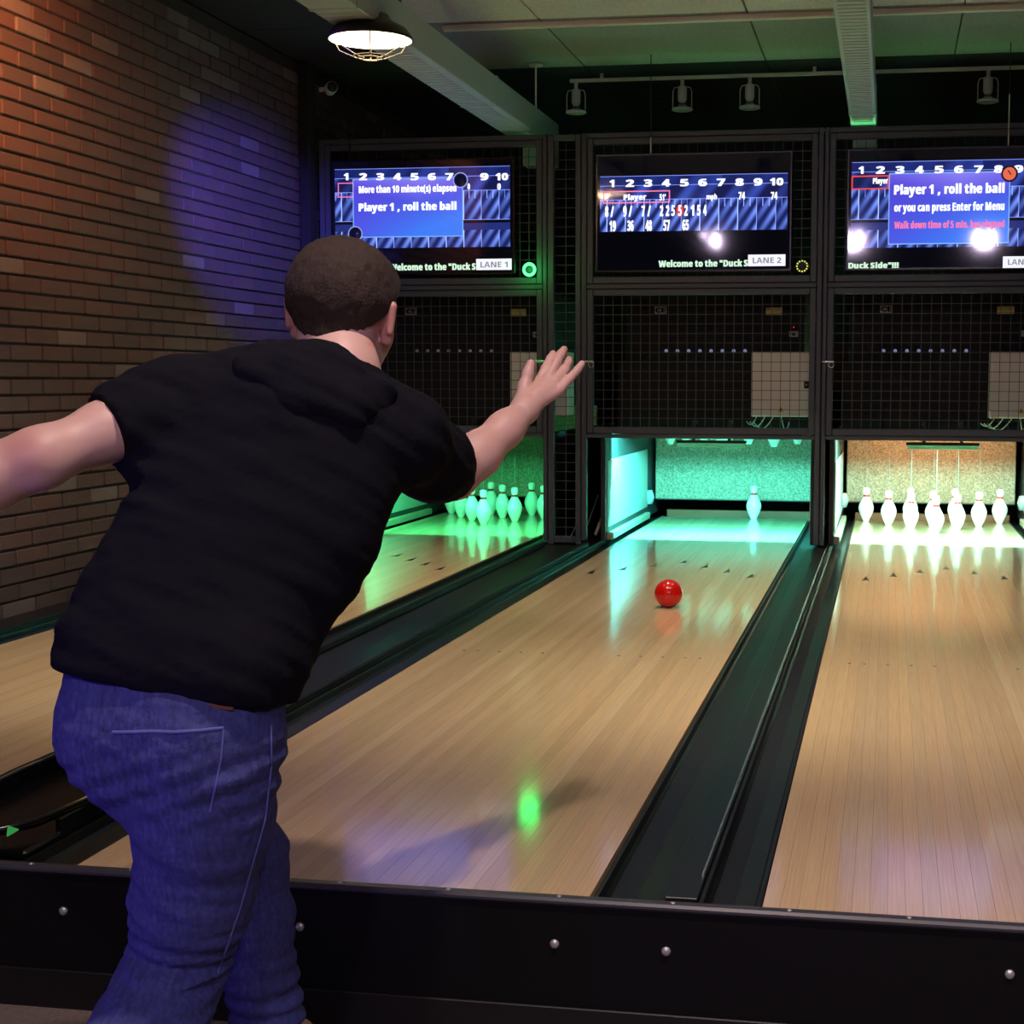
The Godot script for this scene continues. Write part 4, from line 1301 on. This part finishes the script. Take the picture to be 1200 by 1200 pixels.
	hand += chain([[mcp[1], 0.0104], [Vector3(0.4374, 1.2871, -0.1450), 0.009], [Vector3(0.4422, 1.3057, -0.1700), 0.0082], [Vector3(0.4431, 1.3135, -0.1900), 0.0074]], 0.004)
	hand += chain([[mcp[2], 0.01], [Vector3(0.4533, 1.2739, -0.1500), 0.0086], [Vector3(0.4548, 1.2874, -0.1750), 0.0078], [Vector3(0.4523, 1.2943, -0.1950), 0.007]], 0.004)
	hand += chain([[mcp[3], 0.0098], [Vector3(0.4666, 1.2574, -0.1350), 0.0084], [Vector3(0.4787, 1.2739, -0.1500), 0.0074], [Vector3(0.4848, 1.2856, -0.1620), 0.0066]], 0.004)
	hand += chain([[Vector3(0.3882, 1.2069, -0.0650), 0.0165], [Vector3(0.3874, 1.2424, -0.0900), 0.0118], [Vector3(0.3918, 1.2669, -0.1000), 0.0098], [Vector3(0.3957, 1.2849, -0.1050), 0.0082]], 0.008)
	hand.append(cap(Vector3(0.3673, 1.1612, -0.0150), rwr, 0.03, 0.0232, 0.02))
	n = net(body, n, hand, 0.003, [], null, skin_tint)
	# left hand, hanging relaxed past the wrist
	var ld := (lwr - lel).normalized()
	var lu := ld.cross(Vector3(0, 0, 1)).normalized()
	var ls := ld.cross(lu)
	var lh := []
	for i in 4:
		var o: Vector3 = ls * (0.03 - 0.02 * i)
		var k0: Vector3 = lwr + ld * (0.088 - 0.004 * absi(i - 1)) + o
		var bend := -lu * 0.016
		var fl: float = [0.04, 0.045, 0.041, 0.032][i]
		lh.append(cap(lwr, k0, 0.02, 0.0115, 0.014))
		lh += chain([[k0, 0.0102], [k0 + ld * fl + bend * 0.5, 0.009], [k0 + ld * fl * 1.6 + bend * 1.6, 0.008], [k0 + ld * fl * 2.0 + bend * 2.6, 0.0072]], 0.004)
	lh += chain([[lwr + ld * 0.02 + ls * 0.02, 0.018], [lwr + ld * 0.05 + ls * 0.05, 0.0125], [lwr + ld * 0.08 + ls * 0.062, 0.01], [lwr + ld * 0.1 + ls * 0.064, 0.0085]], 0.008)
	n = net(body, n, lh, 0.004, [], null, skin_tint)
	var skin := mat(Color(1, 1, 1), 0.5)
	skin.vertex_color_use_as_albedo = true
	skin.subsurf_scatter_enabled = true
	skin.subsurf_scatter_strength = 0.08
	part("body", body.commit(), skin, who)
	# ---- hair
	var hs := started()
	var hp := [cap(H * Vector3(0, 0.044, -0.026), H * Vector3(0, 0.047, 0.024), 0.088, 0.086, 0.02), cap(H * Vector3(0, 0.01, -0.034), H * Vector3(0, -0.03, -0.04), 0.072, 0.054, 0.03)]
	var hair_wob := func(p: Vector3) -> float:
		var q := H.affine_inverse() * p
		return folds.get_noise_3d(q.x * 130.0, q.y * 40.0, q.z * 130.0) * 0.002 + folds.get_noise_3d(q.x * 30.0, q.y * 30.0, q.z * 30.0) * 0.0022
	var cut_n := (H.basis * Vector3(0, -0.743, 0.669)).normalized()
	net(hs, 0, hp, 0.004, [[H * Vector3(0, 0.03, 0.0), cut_n, 1.0]], hair_wob)
	var hm := mat(Color(0.225, 0.15, 0.105), 0.8)
	hm.albedo_texture = noise_tex(160, 3, Color(0.6, 0.58, 0.55), Color(1, 1, 1), 15)
	hm.uv1_triplanar = true
	hm.uv1_scale = Vector3(9, 3, 9)
	hm.heightmap_enabled = true
	hm.heightmap_texture = noise_tex(200, 3, Color(0, 0, 0), Color(1, 1, 1), 16)
	hm.heightmap_scale = 0.4
	var hair := part("hair", hs.commit(), hm, who)
	hair.set_meta("label", "short brown hair")
	# ---- hooded top
	var sh := chain([[Vector3(0.0178, 0.7962, 0.6500), 0.168], [Vector3(0.0239, 0.8329, 0.6350), 0.172], [Vector3(0.0583, 0.9317, 0.5850), 0.172], [Vector3(0.0994, 1.0390, 0.5200), 0.185], [Vector3(0.1345, 1.1308, 0.4700), 0.18]], 0.05, front, 0.68)
	sh += chain([[Vector3(0.1280, 1.1786, 0.4800), 0.11], [Vector3(0.1881, 1.2352, 0.4300), 0.075]], 0.06)
	sh += chain([[Vector3(0.1558, 1.2056, 0.4700), 0.085], [lsh, 0.07], [Vector3(-0.0732, 1.1895, 0.5400), 0.065], [Vector3(-0.1220, 1.1659, 0.6050), 0.056]], 0.05)
	sh += chain([[Vector3(0.1764, 1.1918, 0.4500), 0.085], [rsh, 0.073], [Vector3(0.2923, 1.1125, 0.2100), 0.06], [Vector3(0.2991, 1.0768, 0.0900), 0.055]], 0.05)
	sh.append(cap(Vector3(-0.0388, 0.8363, 0.6800), Vector3(0.1209, 0.8213, 0.6800), 0.075, 0.085, 0.06))
	var axis := Vector3(0.3, 0.86, -0.4).normalized()
	var cloth := func(p: Vector3) -> float:
		var t: float = p.dot(axis)
		return folds.get_noise_3d(p.x * 5.0 + p.z * 3.0, t * 26.0, p.z * 4.0) * 0.007 + folds.get_noise_3d(p.x * 12.0, p.y * 14.0, p.z * 12.0) * 0.003
	var lcut := (Vector3(-0.1645, 1.1457, 0.6600) - lsh).normalized()
	var rcut := (rel - rsh).normalized()
	var hem_n := Vector3(-0.15, -0.97, 0.12).normalized()
	var ss := started()
	net(ss, 0, sh, 0.01, [[Vector3(-0.1101, 1.1747, 0.5900), lcut, 0.11], [Vector3(0.2950, 1.0913, 0.1250), rcut, 0.14], [Vector3(0.0177, 0.7936, 0.6500), hem_n, 0.32]], cloth)
	var fabric := mat(Color(0.075, 0.075, 0.1), 0.95)
	fabric.metallic_specular = 0.2
	fabric.heightmap_enabled = true
	fabric.heightmap_texture = noise_tex(220, 2, Color(0, 0, 0), Color(1, 1, 1), 33)
	fabric.heightmap_scale = 0.1
	fabric.uv1_triplanar = true
	fabric.uv1_scale = Vector3.ONE * 3.0
	var top := part("hooded_top", ss.commit(), fabric, who)
	top.set_meta("label", "black short sleeved hooded top")
	var hood := started()
	var ho := chain([[Vector3(0.2498, 1.2435, 0.3800), 0.026], [Vector3(0.2645, 1.2247, 0.4400), 0.034], [Vector3(0.2350, 1.2040, 0.5000), 0.04], [Vector3(0.1819, 1.2201, 0.5350), 0.043], [Vector3(0.1165, 1.2540, 0.5300), 0.04], [Vector3(0.1169, 1.2728, 0.4900), 0.036], [Vector3(0.1352, 1.2814, 0.4400), 0.026]], 0.03)
	ho += chain([[Vector3(0.1041, 1.2699, 0.5200), 0.028], [Vector3(0.1669, 1.2594, 0.5200), 0.036], [Vector3(0.2317, 1.2305, 0.4900), 0.036]], 0.03)
	ho += chain([[Vector3(0.1492, 1.2974, 0.4600), 0.02], [Vector3(0.1999, 1.2916, 0.4850), 0.02], [Vector3(0.2363, 1.2732, 0.4700), 0.02], [Vector3(0.2465, 1.2490, 0.4200), 0.02]], 0.02)
	net(hood, 0, ho, 0.007, [], cloth)
	part("hood", hood.commit(), fabric, top)
	# ---- jeans
	var hipn := Vector3(-0.22, -0.1, -0.97)
	var je := chain([[Vector3(0.0263, 0.8339, 0.6400), 0.142], [Vector3(0.0243, 0.7909, 0.6550), 0.152], [Vector3(0.0260, 0.7355, 0.6700), 0.155]], 0.05, hipn, 0.66)
	je += [cap(Vector3(-0.0560, 0.7261, 0.6900), Vector3(-0.0481, 0.7059, 0.6800), 0.082, 0.078, 0.05), cap(Vector3(0.0750, 0.7291, 0.6900), Vector3(0.0775, 0.6945, 0.6800), 0.094, 0.096, 0.05)]
	je += chain([[Vector3(0.0771, 0.6843, 0.6650), 0.105], [Vector3(0.0664, 0.6023, 0.6550), 0.102], [Vector3(0.0316, 0.4587, 0.6300), 0.088], [Vector3(-0.0121, 0.3303, 0.6050), 0.074], [Vector3(-0.0129, 0.2787, 0.6800), 0.078], [ran + Vector3(0.01, 0.06, -0.05), 0.058], [ran + Vector3(0, -0.02, 0.0), 0.054]], 0.03)
	je += chain([[Vector3(-0.0600, 0.7005, 0.6200), 0.09], [Vector3(-0.0334, 0.5565, 0.4600), 0.086], [lkn, 0.068], [Vector3(0.0100, 0.3166, 0.3500), 0.062], [Vector3(0.0132, 0.2212, 0.3400), 0.06], [Vector3(0.0206, 0.1425, 0.3350), 0.057], [lan + Vector3(0, -0.02, 0), 0.055]], 0.03)
	var denim := func(p: Vector3) -> float:
		var q := p - rkn
		var w := folds.get_noise_3d(p.x * 7.0, p.y * 24.0 + p.x * 8.0, p.z * 7.0) * 0.006
		var kneef := exp(-q.length_squared() / 0.02) * sin(q.y * 210.0 + q.x * 40.0) * 0.006
		var seat: float = exp(-pow((p.y - 0.665) / 0.05, 2.0)) * sin(p.y * 160.0 - p.x * 60.0) * 0.004
		var shin := exp(-(p - lan - Vector3(0, 0.03, 0)).length_squared() / 0.012) * sin(p.y * 170.0) * 0.007
		return w + kneef + seat + shin
	var js := started()
	net(js, 0, je, 0.0085, [], denim)
	var jm := mat(Color(0.30, 0.325, 0.6), 0.85)
	jm.albedo_texture = noise_tex(34, 4, Color(0.5, 0.5, 0.56), Color(1, 1, 1), 61)
	jm.uv1_triplanar = true
	jm.uv1_scale = Vector3(3.2, 2.2, 3.2)
	jm.heightmap_enabled = true
	jm.heightmap_texture = noise_tex(250, 2, Color(0, 0, 0), Color(1, 1, 1), 62)
	jm.heightmap_scale = 0.12
	var jeans := part("jeans", js.commit(), jm, who)
	jeans.set_meta("label", "blue denim jeans")
	# stitched pocket edge, outer seam and belt patch lying on the denim
	var back := Vector3(1.0757, 1.2544, 2.7813)   # a point behind the player
	var pale := mat(Color(0.36, 0.38, 0.63), 0.9)
	var l := []
	for p in fine([Vector3(0.1071, 0.8042, 1.0000), Vector3(0.1340, 0.8054, 1.0000), Vector3(0.1609, 0.8076, 1.0000), Vector3(0.1922, 0.8079, 1.0000), Vector3(0.2269, 0.8115, 1.0000), Vector3(0.2579, 0.8161, 1.0000)]): l.append(meet(je, p, (p - back).normalized(), denim))
	part("pocket_hem", tube(l, 0.0028, 6), pale, jeans)
	l = []
	for p in fine([Vector3(0.2578, 0.8139, 1.0000), Vector3(0.2535, 0.7754, 1.0000), Vector3(0.2446, 0.7364, 1.0000), Vector3(0.2370, 0.7062, 1.0000)]): l.append(meet(je, p, (p - back).normalized(), denim))
	part("pocket_seam", tube(l, 0.0018, 6), pale, jeans)
	l = []
	for p in fine([Vector3(0.3005, 0.8099, 0.9500), Vector3(0.2994, 0.7539, 0.9500), Vector3(0.2899, 0.6858, 0.9500), Vector3(0.2723, 0.6280, 0.9500), Vector3(0.2545, 0.5698, 0.9500), Vector3(0.2331, 0.5109, 0.9500), Vector3(0.2153, 0.4633, 0.9500)]): l.append(meet(je, p, (p - back).normalized(), denim))
	part("side_seam", tube(l, 0.0015, 6), pale, jeans)
	var bp := meet(je, Vector3(0.2540, 0.8455, 1.0000), (Vector3(0.2540, 0.8455, 1.0000) - back).normalized(), denim)
	part("belt_patch", box_mesh(Vector3(0.038, 0.014, 0.008), 0.002), mat(Color(0.42, 0.24, 0.16), 0.7), jeans, bp, Basis(Vector3.UP, 0.3) * Basis(Vector3.BACK, -0.12))
	# ---- shoes
	var shoe := mat(Color(0.12, 0.12, 0.13), 0.6)
	var sole := mat(Color(0.75, 0.73, 0.7), 0.7)
	for e in [[lan, Vector3(0.02, 0, -1), 0.0], [ran, Vector3(-0.05, -0.1, -1), 0.05]]:
		var a: Vector3 = e[0]
		var d: Vector3 = (e[1] as Vector3).normalized()
		var y: float = FLOOR_Y + 0.042
		var heel := Vector3(a.x, y + e[2], a.z + 0.05)
		var toe := Vector3(a.x, y, a.z) + Vector3(d.x, 0, d.z) * 0.17
		var sp := [cap(heel, toe, 0.038, 0.034, 0.03), cap(Vector3(a.x, a.y - 0.01, a.z), heel.lerp(toe, 0.45), 0.045, 0.04, 0.04)]
		var so := started()
		net(so, 0, sp, 0.006)
		var sn := part("shoe", so.commit(), shoe, who)
		var dir := (toe - heel).normalized()
		part("sole", box_mesh(Vector3(0.08, 0.014, heel.distance_to(toe) + 0.05), 0.006), sole, sn, (heel + toe) * 0.5 - Vector3(0, 0.035, 0), Basis.looking_at(dir, Vector3.UP))
